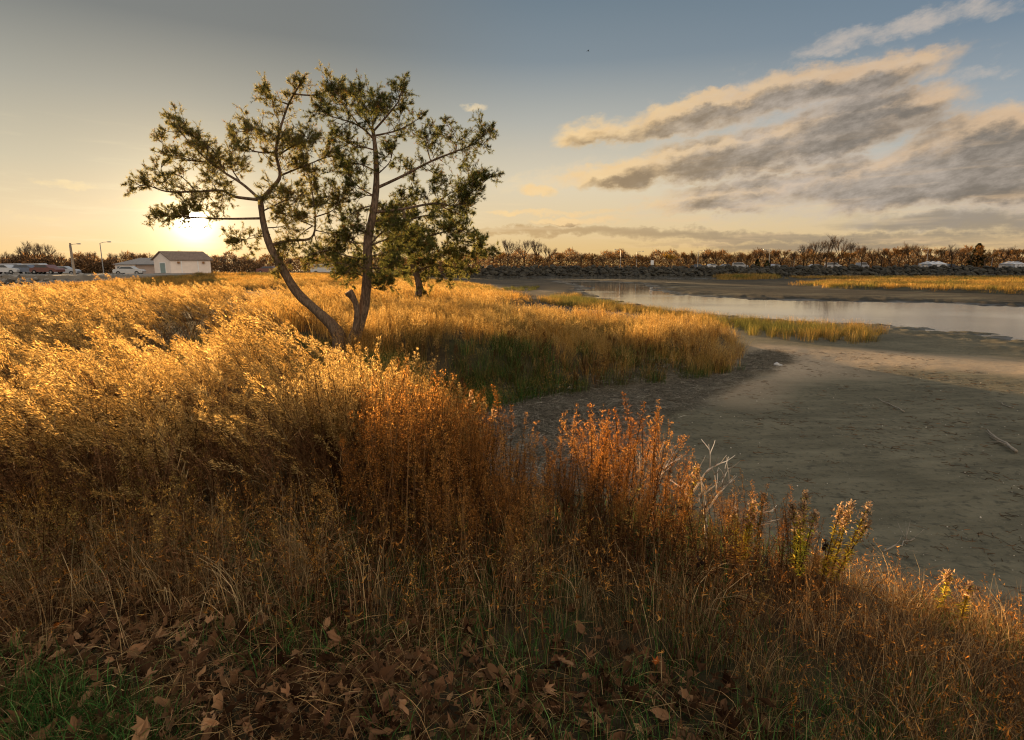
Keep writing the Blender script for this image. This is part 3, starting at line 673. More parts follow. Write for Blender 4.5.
scatter('leaf_litter', [v_litter(420 + i) for i in range(5)], pts, 'brown broken leaf litter lying under the grass in the near left', 'leaf litter', seed=36)
TAL = [(.9, 1.2), (2.2, 1.1), (3.4, 1.5), (4.2, 2.4), (3.3, 3.7), (2.3, 3.7), (1.5, 3.1), (.8, 2.5)]
pts = sample(360, TAL, 37)
scatter('reddish_grass', [v_grass(430 + i, 44, .16, .42, .003, .12, .8, [m_straw, m_rleaf, m_rust], .25, 4, .6) for i in range(5)], pts, 'thin reddish seed grass filling the lower right corner', 'grass', scl=.85, seed=38)
pts = np.vstack([sample(46, [(-2.9, 2.6), (-1.2, 2.6), (-1.0, 3.3), (-2.6, 3.6), (-3.6, 3.2)], 39), sample(10, [(-1.2, 2.8), (1.2, 2.4), (1.3, 2.8), (-1, 3.2)], 40)])
scatter('blond_tufts', [v_grass(440 + i, 46, .2, .42, .004, .10, 1.1, [m_straw, m_straw]) for i in range(4)], pts, 'arching blond grass tufts at the foot of the tall stalks', 'grass', seed=41)
pts = sample(330, [(-5.2, 2.6), (-3, 2.4), (-1, 2.35), (1.0, 2.2), (1.2, 2.4), (1.1, 2.8), (-.8, 3.6), (-3, 3.9), (-5.4, 3.6)], 69)
scatter('thin_stalks', [v_grass(445 + i, 22, .2, .6, .003, .15, .45, [m_straw, m_stem, m_rust], .45, 6, .6) for i in range(4)] + [v_rod(449 + i, h0=.35, h1=.6, n=3, mats=[m_stem, m_rleaf, m_gold], fs=.6, nq=22) for i in range(3)], pts, 'thin brown stalks in front of the tall plumes and rusty stalks', 'dead stalks', seed=70)
# --- wrack and shells
pts = sample(1300, WRACK, 42)
scatter('wrack', [v_wrack(450 + i) for i in range(5)], pts, 'mat of washed up dead stems on the mud of the little cove', 'wrack', tilt=.03, seed=43)
pts = sample(420, [(-4, 9), (6, 19), (14, 20), (12, 9), (4, 4)], 44); pts = pts[sdist(pts[:, 0], pts[:, 1], LAND) < -.3]
mb = MB(); R = random.Random(3)
for k in range(10):
    a = R.uniform(0, 6.28); d = V(math.cos(a), math.sin(a), 0); c = V(R.uniform(-.2, .2), R.uniform(-.2, .2), .004); L = R.uniform(.03, .12); mb.tube([c, c + d * L], [.003, .002], 0, 3)
for k in range(5): mb.rock(V(R.uniform(-.4, .4), R.uniform(-.4, .4), .002), R.uniform(.003, .009), R, 1)
scatter('mud_debris', [mb.obj('debris_variant', [m_rleaf, m_tan], link=False)], pts, 'scattered twigs and broken shells on the bare mud', 'debris', tilt=0, seed=45)

# ---------------------------------------------------------------- pines
def fbark():
    p = opos(); X, Y, Z = sepv(p); n = noise(comb(X * 3, Y * 3, Z * .9), 9, 5, .65, .6); n2 = noise(p, 3, 3)
    c = ramp(n, [(.35, (.06, .038, .024)), (.55, (.19, .125, .078)), (.75, (.34, .23, .15))])
    return principled(mix(ss(n2, .5, .7) * .3, c, (.18, .15, .11)), .9, n, .9, .03, .2)
m_bark = material('pine_bark', fbark)
m_needle = foliage('pine_needles', [(.11, .12, .035), (.19, .185, .05), (.32, .26, .08)], .65)
m_needle2 = foliage('brown_needles', [(.16, .08, .02), (.30, .16, .04)], .5)
m_cut = plain('cut_wood', (.30, .19, .11), .8, .4, 20)
def spline(pts, n):
    pts = [Vector(p) for p in pts]; out = []
    for i in range(len(pts) - 1):
        p0 = pts[max(i - 1, 0)]; p1 = pts[i]; p2 = pts[i + 1]; p3 = pts[min(i + 2, len(pts) - 1)]
        for k in range(n):
            t = k / n
            out.append(.5 * ((2 * p1) + (p2 - p0) * t + (2 * p0 - 5 * p1 + 4 * p2 - p3) * t * t + (3 * p1 - p0 - 3 * p2 + p3) * t ** 3))
    out.append(pts[-1]); return out
def tuft(nb, p, d, R, L=.085, n=20, w=.0042):
    m = 0 if R.random() > .10 else 1
    for k in range(n):
        g = (d * .75 + rdir(R) * .9).normalized(); s = g.cross(rdir(R)).normalized()
        q = p - d * R.uniform(0, .05); nb.tri(q - s * w, q + s * w, q + g * L * R.uniform(.75, 1.15), m)
def pine(name, label, trunk, tr, limbs, base, seed, dens=1.0, L=.058, nn=13, auto=10, sw=.0030, gap=None):
    """trunk, limbs: world-space polylines; twigs and needle tufts grow from the limbs"""
    R = random.Random(seed); root = empty(name, base, 0, label, 'pine tree', 'pines in the field')
    off = Vector(base); tb, bb, nb = MB(), MB(), MB(); gc = (gap[0] - off) if gap else None
    tp = spline([p - off for p in trunk], 5)
    rad = [np.interp(i / (len(tp) - 1), np.linspace(0, 1, len(tr)), tr) * (1 + R.uniform(-.05, .05)) for i in range(len(tp))]
    tb.tube(tp, rad, 0, 10)
    def twig(p, d, ln, r, lev):
        if gap and (V((p + d * ln).x, 0, (p + d * ln).z) - V(gc.x, 0, gc.z)).length < gap[1]: return
        n = 4; pth = [p]; q = p.copy(); dd = d.copy()
        for i in range(n):
            dd = (dd + rdir(R) * .28 + V(0, 0, .04)).normalized(); q = q + dd * ln / n; pth.append(q.copy())
        bb.tube(pth, [r * (1 - .75 * i / n) for i in range(n + 1)], 0, 4 if r > .006 else 3, False)
        if lev > 0:
            for k in range(int((3.4 if lev == 1 else 4.0) * dens + R.random())):
                t = R.uniform(.25, 1); b = at_path(pth, t); e = (dd * .8 + rdir(R) * 1.0 + V(0, 0, .08)).normalized()
                twig(b, e, ln * R.uniform(.35, .6), r * .5, lev - 1)
        tuft(nb, q, dd, R, L, nn, sw)
        if lev <= 1:
            for k in range(2): b = at_path(pth, R.uniform(.35, .9)); tuft(nb, b, (dd + rdir(R) * .6).normalized(), R, L * .9, int(nn * .7), sw)
    lim = []
    for (pl, r0, t0) in limbs: lim.append((spline([p - off for p in pl], 5), r0, t0))
    for k in range(auto):
        t = R.uniform(.45, 1.0); b = at_path(tp, t); a = R.choice((1, -1)) * math.pi / 2 + R.gauss(0, .6); ln = R.uniform(.5, 1.15)
        d = V(math.cos(a), math.sin(a), R.uniform(.1, .6)).normalized(); pl = [b]; q = b.copy()
        for i in range(4): d = (d + rdir(R) * .25).normalized(); q = q + d * ln / 4; pl.append(q.copy())
        lim.append((pl, .016, .25))
    ks = L / .058 * .7 + .3
    for pl, r0, t0 in list(lim):
        tot = sum((pl[i + 1] - pl[i]).length for i in range(len(pl) - 1))
        for q in range(int(tot * 3.9 / ks + .5)):
            t = t0 + (1 - t0) * R.random(); b = at_path(pl, t); d0 = (at_path(pl, min(1, t + .06)) - at_path(pl, t - .06)).normalized()
            d = (d0 * .6 + rdir(R) * .9 + V(0, 0, .1)).normalized(); ln = R.uniform(.28, .6) * (1.15 - .6 * t) * ks; p2 = [b]; qq = b.copy()
            for i in range(4): d = (d + rdir(R) * .3).normalized(); qq = qq + d * ln / 4; p2.append(qq.copy())
            lim.append((p2, .009 * ks, .15))
    for pl, r0, t0 in lim:
        k = len(pl); bb.tube(pl, [max(.004, r0 * (1 - .85 * i / (k - 1))) for i in range(k)], 0, 6, False)
        tot = sum((pl[i + 1] - pl[i]).length for i in range(k - 1))
        for q in range(int(tot * 11 * dens / ks)):
            t = t0 + (1 - t0) * R.random() ** .8; b = at_path(pl, t); d0 = (at_path(pl, min(1, t + .06)) - at_path(pl, t - .06)).normalized()
            d = (d0 * .6 + rdir(R) * .85 + V(0, 0, .15)).normalized()
            twig(b, d, R.uniform(.16, .36) * (1.1 - .4 * t) * ks, .006, 1)
        twig(pl[-1], (pl[-1] - pl[-2]).normalized(), .12, .007, 1)
    tb.obj('trunk', m_bark, root, True); bb.obj('branches', m_bark, root, True); nb.obj('crown', [m_needle, m_needle2], root)
    return root
TY = 12.2
def Z(zx, zy, dy=0.0): return P(zx / 2.388 + 100, zy / 2.388 + 50, TY + dy)
def poly(l, dy0, dy1): return [Z(a, b, dy0 + (dy1 - dy0) * i / (len(l) - 1)) for i, (a, b) in enumerate(l)]
b1 = Z(570, 722); gz = H1(b1.x, b1.y); b1.z = gz - .08
trunkA = [b1] + [Z(*p) for p in [(572, 690), (556, 660), (520, 625), (470, 578), (430, 512), (405, 465), (390, 412), (383, 358)]]
A = [
    (poly([(383, 358), (408, 332), (430, 300), (420, 245), (430, 190), (450, 130), (470, 95), (482, 70)], 0, -.3), .05, .2),
    (poly([(383, 358), (340, 320), (290, 288), (240, 248), (200, 205), (168, 170)], 0, .5), .036, .28),
    (poly([(382, 358), (320, 350), (290, 336), (230, 338), (160, 338), (105, 322), (75, 338)], 0, -.5), .034, .25),
    (poly([(387, 402), (300, 403), (230, 400), (170, 396), (125, 402)], 0, .3), .026, .25),
    (poly([(408, 466), (455, 455), (505, 448), (514, 400), (505, 330), (492, 280), (478, 225)], 0, .6), .034, .3),
    (poly([(450, 130), (420, 118), (385, 98)], -.2, -.5), .018, .2),
    (poly([(462, 105), (510, 108), (545, 98), (572, 88)], -.25, .1), .018, .2),
    (poly([(420, 245), (370, 242), (325, 215)], -.1, -.6), .022, .2),
    (poly([(425, 215), (380, 190), (350, 195)], -.1, .5), .018, .2),
    (poly([(430, 300), (480, 280), (530, 260), (560, 250)], 0, .5), .022, .25),
    (poly([(428, 250), (470, 225), (510, 215)], -.1, -.6), .018, .2),
    (poly([(300, 295), (270, 240), (235, 215), (215, 200)], .2, -.3), .018, .2),
    (poly([(340, 322), (310, 270), (330, 225)], .2, .8), .018, .2),
    (poly([(262, 268), (200, 262), (140, 245)], .3, .1), .016, .15),
    (poly([(230, 338), (190, 300), (150, 300)], -.3, -.7), .014, .2),
    (poly([(388, 385), (440, 360), (480, 345)], 0, -.5), .016, .4),
    (poly([(510, 400), (560, 380), (580, 340)], .4, .2), .016, .2),
    (poly([(508, 420), (460, 400), (430, 390)], .4, .8), .014, .3),
    (poly([(512, 430), (555, 440), (585, 450)], .4, .6), .014, .3),
    (poly([(406, 440), (360, 450), (320, 460)], 0, .5), .010, .5), (poly([(508, 420), (480, 440), (450, 480), (430, 520)], .4, -.2), .014, .4),
    (poly([(512, 440), (530, 490), (570, 500)], .4, .1), .014, .2), (poly([(395, 425), (440, 420), (470, 400)], 0, .5), .014, .2),
]
A = [(p, r, t) for p, r, t in A]
pine('pine_tree', 'crooked pine leaning left over the low sun, bare curved trunk', trunkA, [.21, .155, .125, .10, .095, .085, .075, .062, .055], A, b1, 21, 1.5, auto=0, gap=(Z(222, 408, 0), .2))
b2 = Z(598, 724); b2.z = H1(b2.x, b2.y) - .08
trunkB = [b2] + [Z(*p) for p in [(602, 705), (618, 660), (632, 605), (638, 540), (640, 455), (652, 392), (660, 320), (658, 245), (652, 192)]]
B = [
    (poly([(656, 215), (620, 182), (565, 162), (510, 150)], 0, -.4), .024, .2),
    (poly([(654, 200), (625, 145), (604, 98)], 0, .3), .024, .15),
    (poly([(652, 195), (690, 152), (714, 118), (708, 92)], 0, -.2), .024, .2),
    (poly([(655, 205), (715, 190), (768, 160)], 0, .4), .022, .2),
    (poly([(650, 190), (655, 140), (650, 100)], 0, .6), .020, .1),
    (poly([(652, 190), (650, 150), (670, 120)], 0, -.7), .020, .1),
    (poly([(620, 182), (580, 130), (545, 95)], -.1, .2), .018, .2),
    (poly([(660, 240), (610, 225), (560, 200)], 0, .7), .018, .2),
    (poly([(660, 330), (720, 302), (790, 266), (850, 242), (890, 225), (922, 198)], 0, .3), .032, .3),
    (poly([(790, 266), (780, 225), (800, 205)], .15, -.1), .014, .2),
    (poly([(850, 242), (855, 215), (870, 200)], .2, .4), .012, .2),
    (poly([(652, 388), (720, 380), (800, 366), (850, 372), (888, 340), (928, 306)], 0, -.4), .030, .3),
    (poly([(800, 366), (850, 335), (900, 322)], -.2, .2), .014, .2),
    (poly([(800, 366), (860, 392), (880, 372)], -.2, .3), .014, .2),
    (poly([(720, 302), (750, 290), (740, 330)], .1, .8), .014, .2),
    (poly([(645, 440), (602, 420), (560, 372), (520, 360)], 0, .5), .024, .25),
    (poly([(656, 350), (610, 320), (575, 270)], 0, -.6), .02, .25),
    (poly([(660, 290), (610, 270), (580, 290)], 0, .6), .018, .25),
    (poly([(640, 500), (590, 492), (545, 478), (500, 490)], 0, -.5), .022, .3),
    (poly([(640, 470), (690, 450), (740, 440)], 0, .7), .022, .2),
    (poly([(640, 470), (680, 430), (720, 415)], 0, -.7), .022, .2),
    (poly([(640, 520), (680, 520), (710, 500)], 0, -.6), .02, .2),
    (poly([(638, 545), (600, 530), (560, 540)], 0, .6), .018, .2),
    (poly([(640, 530), (610, 510), (580, 520)], 0, -.8), .018, .2),
    (poly([(638, 560), (660, 570), (690, 560)], 0, -.4), .014, .2), (poly([(640, 500), (680, 500), (720, 520)], 0, .5), .016, .2),
    (poly([(642, 460), (600, 460), (560, 440)], 0, .6), .016, .2), (poly([(648, 410), (690, 400), (720, 350)], 0, .6), .018, .2), (poly([(640, 545), (670, 540), (690, 520)], 0, .4), .014, .1),
    (poly([(655, 370), (620, 380), (590, 400)], 0, -.5), .016, .2), (poly([(659, 300), (690, 270), (700, 240)], 0, -.5), .016, .2),
]
PB = pine('pine_tree', 'upright pine with a sawn stub low on its trunk, beside the leaning pine', trunkB, [.20, .15, .115, .11, .10, .09, .08, .065, .05, .035], B, b2, 22, 1.45, auto=3)
mb = MB(); off = Vector(b2)
mb.tube([p - off for p in spline([Z(600, 706, -.12), Z(611, 655, -.2), Z(613, 615, -.25), Z(604, 592, -.28), Z(594, 578, -.3)], 3)], [.07, .068, .066, .064, .06, .058, .058, .06, .062, .07, .08, .088, .094], 0, 9, False)
mb.obj('stub', m_bark, PB, True)
mb = MB(); c = Z(593.5, 577, -.3) - off; d = (Z(594, 578, -.3) - Z(604, 592, -.28)).normalized()
mb.tube([c - d * .01, c + d * .012], [.088, .08], 0, 9); mb.obj('cut_face', m_cut, PB)
# small dense pine behind
TY = 24.0
b3 = Z(755, 630); b3.z = H1(b3.x, b3.y) - .1
trunkC = [b3] + [Z(*p) for p in [(757, 610), (762, 560), (748, 512), (738, 455), (728, 405), (722, 372)]]
Cc = [
    (poly([(748, 515), (790, 492), (850, 478), (915, 492)], 0, .8), .05, .2), (poly([(750, 530), (800, 515), (860, 520)], 0, -.8), .045, .25),
    (poly([(738, 460), (800, 440), (860, 430), (905, 460)], 0, -.6), .045, .2), (poly([(740, 470), (690, 470), (650, 500)], 0, -.8), .045, .2),
    (poly([(730, 410), (780, 395), (830, 405)], 0, .6), .04, .2), (poly([(730, 410), (690, 400), (670, 420)], 0, .4), .04, .2),
    (poly([(724, 380), (735, 372), (750, 388)], 0, .2), .03, .1), (poly([(745, 500), (700, 520), (668, 545)], 0, .6), .04, .2),
    (poly([(850, 455), (890, 460), (930, 485)], -.4, 0), .03, .1), (poly([(740, 480), (760, 450), (790, 460)], 0, -1.1), .04, .2),
    (poly([(744, 500), (770, 500), (800, 495)], 0, -1.2), .04, .2), (poly([(735, 440), (750, 420), (780, 430)], 0, 1.1), .04, .2),
]
pine('pine_tree', 'small bushy dark green pine standing farther back, right of the taller two', trunkC, [.17, .16, .15, .13, .11, .08, .05], Cc, b3, 23, 1.15, L=.15, nn=20, auto=5, sw=.008)

# ---------------------------------------------------------------- foreground plants one can point at
def gpos(px, py, zg):
    x, y = G(px, py, zg); 
    for _ in range(4): x, y = G(px, py, H1(x, y))
    return Vector((x, y, H1(x, y)))
def goldenrod(tx, ty, dist, h, label, seed, nst=1, lean=(.1, 0), yellow=True):
    """tall goldenrod whose head shows at pixel tx,ty at that distance"""
    R = random.Random(seed); t = P(tx, ty, dist); bx, by = t.x - lean[0] * h, t.y - lean[1] * h; bz = H1(bx, by)
    root = empty('goldenrod_plant', (bx, by, bz), 0, label, 'wild plant', 'goldenrod plants standing above the bank'); hh = t.z - bz
    sb, lb, fb = MB(), MB(), MB()
    for k in range(nst + (1 if nst > 1 else 0)):
        s = 1 if k == 0 else R.uniform(.8, .97); off = V(R.uniform(-.02, .02), R.uniform(-.03, .03), 0)
        tx_ = V(lean[0] * h, lean[1] * h, hh) * s + (V(R.uniform(-.07, .07), R.uniform(-.05, .05), 0) if k else V(0, 0, 0))
        pth = [off + V(tx_.x * t_ ** 1.4, tx_.y * t_ ** 1.4, tx_.z * t_) for t_ in [0, .2, .4, .6, .8, 1]]
        sb.tube(pth, [.0045, .0042, .004, .0034, .0026, .0016], 0, 5)
        for q in range(95):
            u = R.uniform(.3, .97); p = at_path(pth, u); a = R.uniform(0, 6.28); L = R.uniform(.025, .055) * (1.2 - .5 * u)
            d = V(math.cos(a), math.sin(a), R.uniform(.1, 1.0)).normalized(); sd_ = d.cross(V(0, 0, 1)).normalized()
            lb.blade([p, p + d * L * .5, p + d * L + V(0, 0, -L * .25)], .014, sd_, 0)
        for q in range(110):
            u = R.uniform(.84, 1.02); p = at_path(pth, u) + V(0, 0, max(0, u - 1) * hh); w = .032 * (1.1 - u) / .2 + .008
            p = p + rdir(R) * w * R.random(); g = rdir(R, .5); s2 = g.cross(rdir(R)).normalized()
            fb.tri(p - s2 * .006, p + s2 * .006, p + g * R.uniform(.012, .022), 0)
    sb.obj('stem', m_stem, root); lb.obj('leaves', m_yellow if yellow else m_olive, root); fb.obj('flower_head', m_fluff, root)
goldenrod(700, 467, 3.3, .8, 'yellow leaved goldenrod in front of the pale bare twigs, nearest the rust stalks', 51)
goldenrod(748, 500, 3.0, .8, 'bushy green and yellow goldenrod between the pale twigs and the open mud', 52, 3, (.03, 0))
goldenrod(764, 497, 3.1, .8, 'dark olive goldenrod stalk just right of the bushy green one', 53, 1, (.02, 0), False)
goldenrod(788, 505, 3.0, .7, 'thin goldenrod stalk at the left side of the thick yellow clump', 54, 1, (-.08, 0))
goldenrod(812, 496, 2.85, .75, 'thick clump of yellow goldenrod with pale fluffy heads against the mud', 55, 4, (.04, 0))
goldenrod(838, 507, 2.85, .7, 'slender yellow goldenrod just right of the thick clump', 56, 1, (.10, 0))
goldenrod(851, 514, 2.85, .65, 'short yellow goldenrod between two leaning ones', 57, 1, (.16, 0))
goldenrod(867, 504, 2.85, .7, 'tallest leaning goldenrod, tilted right over the open mud', 58, 2, (.22, 0))
goldenrod(955, 575, 2.75, .5, 'small goldenrod with a round head near the right edge, left of its twin', 59, 1, (.03, 0))
goldenrod(972, 586, 2.7, .5, 'small goldenrod nearest the right edge of the view', 60, 1, (.04, 0))
goldenrod(493, 411, 4.6, 1.0, 'lone brown stalk with a fluffy top above the cove debris', 61, 1, (.0, 0), False)
goldenrod(469, 392, 4.9, 1.0, 'brown fluffy topped stalk behind the lone one at the cove', 62, 1, (.02, 0), False)

def bare_shrub(tx, ty, dist, label, seed, spread=1.0):
    R = random.Random(seed); t = P(tx, ty, dist); bx, by = t.x, t.y; bz = H1(bx, by); hh = t.z - bz
    root = empty('bare_shrub', (bx, by, bz), 0, label, 'bare shrub', 'pale bare shrubs at the bank edge'); mb = MB(); sb = MB()
    def br(p, d, ln, r, lev, mbx):
        q = p.copy(); pth = [p]; dd = d.copy()
        for i in range(4): dd = (dd + rdir(R) * .16).normalized(); q = q + dd * ln / 4; pth.append(q.copy())
        mbx.tube(pth, [r * (1 - .5 * i / 4) for i in range(5)], 0, 5)
        if lev > 0:
            for k in range(3 if lev > 1 else 2):
                sgn = 1 if k % 2 == 0 else -1
                e = (dd + V(sgn * R.uniform(.35, .7), R.gauss(0, .4), .15)).normalized(); br(at_path(pth, R.uniform(.55, 1)), e, ln * R.uniform(.5, .75), r * .62, lev - 1, mb)
    br(V(0, 0, 0), V(.02, 0, 1).normalized(), hh * .5, .0125, 3, sb)
    sb.obj('stem', m_tan, root, True); mb.obj('twigs', m_tan, root, True)
bare_shrub(658, 437, 3.5, 'leftmost of the pale bare shrubs, a thin one by the rust stalks', 71)
bare_shrub(687, 442, 3.5, 'pale bare shrub second from the left, forking high', 72)
bare_shrub(712, 455, 3.4, 'widest pale bare shrub, in the middle of the bare shrubs', 73)
bare_shrub(737, 470, 3.3, 'rightmost pale bare shrub, beside the bushy green goldenrod', 74)

def seed_stalk(tx, ty, dist, label, seed):
    R = random.Random(seed); t = P(tx, ty, dist); bz = H1(t.x, t.y); root = empty('seed_stalk', (t.x, t.y, bz), 0, label, 'dead flower', 'dark seed heads on dead stalks'); hh = t.z - bz
    mb = MB(); mb.tube([V(0, 0, 0), V(.01, 0, hh * .5), V(0, 0, hh)], [.003, .003, .002], 0, 5); mb.obj('stem', m_stem, root)
    mb = MB()
    for k in range(3): mb.rock(V(R.uniform(-.012, .012), R.uniform(-.012, .012), hh - .022 * k), R.uniform(.010, .014), R)
    for k in range(40):
        g = rdir(R); p = V(0, 0, hh - R.uniform(0, .04)) + g * .010; s = g.cross(rdir(R)).normalized(); mb.tri(p - s * .003, p + s * .003, p + g * .012)
    mb.obj('seed_head', m_dark, root)
seed_stalk(682, 506, 3.0, 'dark seed head on a dead stalk below the pale bare shrubs', 81)
seed_stalk(700, 558, 2.6, 'dark seed head low among the grass, below the goldenrod', 82)
seed_stalk(826, 541, 2.9, 'dark red seed head on a thin stalk between yellow goldenrods', 83)

# bigger fallen leaves, each one its own
LB = [(118, 640), (146, 612), (160, 655), (92, 690), (200, 668), (226, 690), (118, 715), (262, 640), (150, 700), (300, 668), (190, 720), (240, 720), (330, 700), (60, 640), (40, 615), (28, 700),
      (290, 715), (352, 640), (560, 682), (545, 705), (585, 690), (635, 715), (655, 680), (600, 650), (500, 700), (470, 715), (700, 690), (380, 690), (420, 670), (110, 595), (230, 612), (175, 600), (75, 665), (270, 690), (210, 640), (330, 655), (520, 730), (400, 725), (745, 720), (770, 730)]
m_leafbig = foliage('fallen_leaf', [(.08, .038, .018), (.16, .08, .038), (.28, .155, .075)], .25)
m_leafred = foliage('red_leaf', [(.35, .08, .02), (.45, .15, .03)], .3)
for i, (px, py) in enumerate(LB):
    R = random.Random(900 + i); mb = MB()
    g = gpos(px, py, -.05); s = R.uniform(.03, .056)
    M = Matrix.Rotation(R.uniform(0, 6.28), 3, 'Z') @ Matrix.Rotation(R.gauss(0, .7), 3, 'X') @ Matrix.Rotation(R.gauss(0, .4), 3, 'Y')
    leaf_mesh(mb, V(0, 0, 0), R, s, 0, M)
    red = i in (13, 22, 29)
    o = mb.obj('fallen_leaf', m_leafred if red else m_leafbig); o.location = g + V(0, 0, .07 + R.uniform(0, .04))
    if red: tag(o, {13: 'orange red fallen leaf near the left edge', 22: 'orange fallen leaf low in the right half of the turf', 29: 'orange fallen leaf below the blond grass tufts'}[i], 'leaf', 'orange fallen leaves')
    elif px < 450: tag(o, 'curled brown fallen leaf in the litter at the lower left', 'leaf', 'brown fallen leaves at lower left')
    else: tag(o, 'curled brown fallen leaf on the turf at the lower middle', 'leaf', 'brown fallen leaves at lower middle')

# driftwood and bits on the mud
m_drift = plain('driftwood', (.30, .24, .17), .85, .4, 12)
def drift(p0, p1, r, nb, label, seed):
    R = random.Random(seed); a = gpos(*p0, MUD); b = gpos(*p1, MUD); root = empty('driftwood', a, 0, label, 'driftwood'); mb = MB(); d = b - a; n = 6
    pth = [d * (i / n) + V(R.uniform(-.02, .02), R.uniform(-.02, .02), r + R.uniform(0, .03)) for i in range(n + 1)]
    mb.tube(pth, [r * (1 - .6 * i / n) for i in range(n + 1)], 0, 6); mb.obj('stick', m_drift, root, True)
    for k in range(nb):
        mb = MB()
        p = at_path(pth, R.uniform(.2, .9)); e = (d.normalized() + rdir(R, .3) * .9).normalized(); mb.tube([p, p + e * R.uniform(.08, .25), p + e * .3 + V(0, 0, .03)], [r * .4, r * .3, r * .15], 0, 4); mb.obj('twig', m_drift, root, True)
drift((1016, 454), (986, 432), .028, 5, 'pale forked driftwood branch on the mud near the right edge', 91)
drift((904, 413), (874, 398), .013, 0, 'thin pale stick on the mud right of the cove', 92)
drift((1012, 409), (996, 402), .012, 0, 'small pale stick on the mud above the forked driftwood', 93)
drift((882, 552), (915, 540), .010, 8, 'dark twiggy tangle of washed up stems right of the leaning goldenrod', 94)
mb = MB(); R = random.Random(4); g = gpos(777, 366, MUD)
mb.rock(V(0, 0, .03), .09, R); mb.rock(V(.12, .02, .02), .05, R)
o = mb.obj('pale_stone', plain('pale_stone', (.5, .47, .42), .7)); o.location = g; tag(o, 'small whitish stone on the sand at the tip of the grassy point', 'stone')

# ---------------------------------------------------------------- rock embankments
m_rock = plain('dark_rock', (.06, .052, .036), .9, .6, .6)
m_rock2 = plain('grey_rock', (.26, .23, .19), .9, .5, .8)
def rockwall(name, A_, B_, z0, z1, depth, rsz, mat, label, seed, rows=5):
    R = random.Random(seed); mb = MB(); A_ = Vector((A_[0], A_[1], 0)); B_ = Vector((B_[0], B_[1], 0)); d = (B_ - A_); L = d.length; d.normalize(); nrm = V(d.y, -d.x, 0)
    if nrm.y > 0: nrm = -nrm
    prof = [(0, z0 - .5), (depth, z1 - .15), (depth + 3, z1 - .15), (depth + 3, z0 - .5)]
    a = [A_ - nrm * q + V(0, 0, z) for q, z in prof]; b = [B_ - nrm * q + V(0, 0, z) for q, z in prof]
    for i in range(4):
        j = (i + 1) % 4; mb.quad(a[i], a[j], b[j], b[i])
    mb.quad(*a[::-1]); mb.quad(*b)
    n = int(L / rsz / 1.25)
    for k in range(n):
        for r in range(rows + 1):
            t = r / rows; p = A_ + d * (L * (k + R.uniform(-.4, .4)) / n) - nrm * (depth * t + R.uniform(-.3, .3)) + V(0, 0, z0 + (z1 - z0) * t + R.uniform(-.25, .12))
            mb.rock(p, rsz * R.choice((.4, .6, .8, 1.0, 1.35)) * R.uniform(.8, 1.1), R)
    o = mb.obj(name, mat); tag(o, label, 'rock wall'); return o
rockwall('rock_embankment', (-24, 160), (330, 150), -1.5, 1.05, 4, .75, m_rock, 'long dark rock embankment across the far side of the mudflat', 5)
rockwall('rock_wall', (-130, 72), (-52, 78), -1.1, .18, 2, .5, m_rock2, 'grey rock wall below the road at far left', 6, 3)
def flat(name, pl, z, mat):
    mb = MB(); n = len(pl); mb.v = [V(x, y, z) for x, y in pl]; mb.f = [tuple(range(n))]; mb.m = [0]
    o = mb.obj(name, mat); o['kind'] = 'structure'; return o
m_road = plain('pale_road', (.26, .22, .17), .9, .3, .4)
mb = MB(); mb.box((-160, 78.5, -.6), (-49, 95, .30)); o = mb.obj('road', m_road); o['kind'] = 'structure'; 

# ---------------------------------------------------------------- houses
m_wall = plain('pale_siding', (.82, .69, .58), .8, .06, 2)
m_pink = plain('pinkish_wall', (.55, .42, .34), .8, .1, 2)
m_roof = plain('brown_shingles', (.22, .16, .12), .9, .3, 4)
m_roofg = plain('grey_shingles', (.28, .25, .22), .9, .25, 4)
m_trim = plain('white_trim', (.8, .78, .74), .6, .05, 2)
m_glass = plain('window_glass', (.06, .07, .08), .15, .1, 2, spec=.8)
m_door = plain('grey_green_door', (.25, .31, .28), .6, .1, 2)
m_conc = plain('concrete', (.33, .29, .25), .9, .2, 2)
m_lampm = plain('rusty_lamp', (.30, .14, .05), .6, .2, 5)
HY = 96.0
def hx(px): return (px - 512) / F * HY * 1.0 / math.cos(PITCH) * .984
def hz(py): return P(200, py, HY).z
root = empty('gabled_building', (P(155, 273, HY).x, HY, 0.25), 0, 'pale gabled building with a grey green door below the sun', 'building')
c_ang = math.radians(-20); M = Matrix.Rotation(c_ang, 3, 'Z')
x0 = P(155, 273, HY).x
gw, gl, eh, ah = 3.7, 6.0, 2.35, 3.55; zb = .15
# local frame: gable end faces the camera on the left (x 0..gw), long side runs to the right and back
u = V(math.cos(c_ang), math.sin(c_ang), 0); v = V(-math.sin(c_ang), math.cos(c_ang), 0)
mb = MB()
# building: gable wall along +x (width gw), length going right-back as a wing seen from the side
ga = V(0, 0, 0); gb = u * gw; sb_ = V(gw + 5.3, 3.0, 0) - u * 0
lside = (V(gw, 0, 0) * 0 + V(5.2, 2.6, 0)); 
def wl(p, q, z0, z1): mb.quad(p + V(0, 0, z0), q + V(0, 0, z0), q + V(0, 0, z1), p + V(0, 0, z1))
A0 = ga; A1 = gb; A2 = gb + lside; A3 = ga + lside
for p, q in ((A0, A1), (A1, A2), (A2, A3), (A3, A0)): wl(p, q, zb, eh)
mid0 = (A0 + A1) / 2; mid1 = (A2 + A3) / 2
mb.tri(A0 + V(0, 0, eh), A1 + V(0, 0, eh), mid0 + V(0, 0, ah)); mb.tri(A2 + V(0, 0, eh), A3 + V(0, 0, eh), mid1 + V(0, 0, ah))
mb.obj('wall', m_wall, root)
mb = MB()
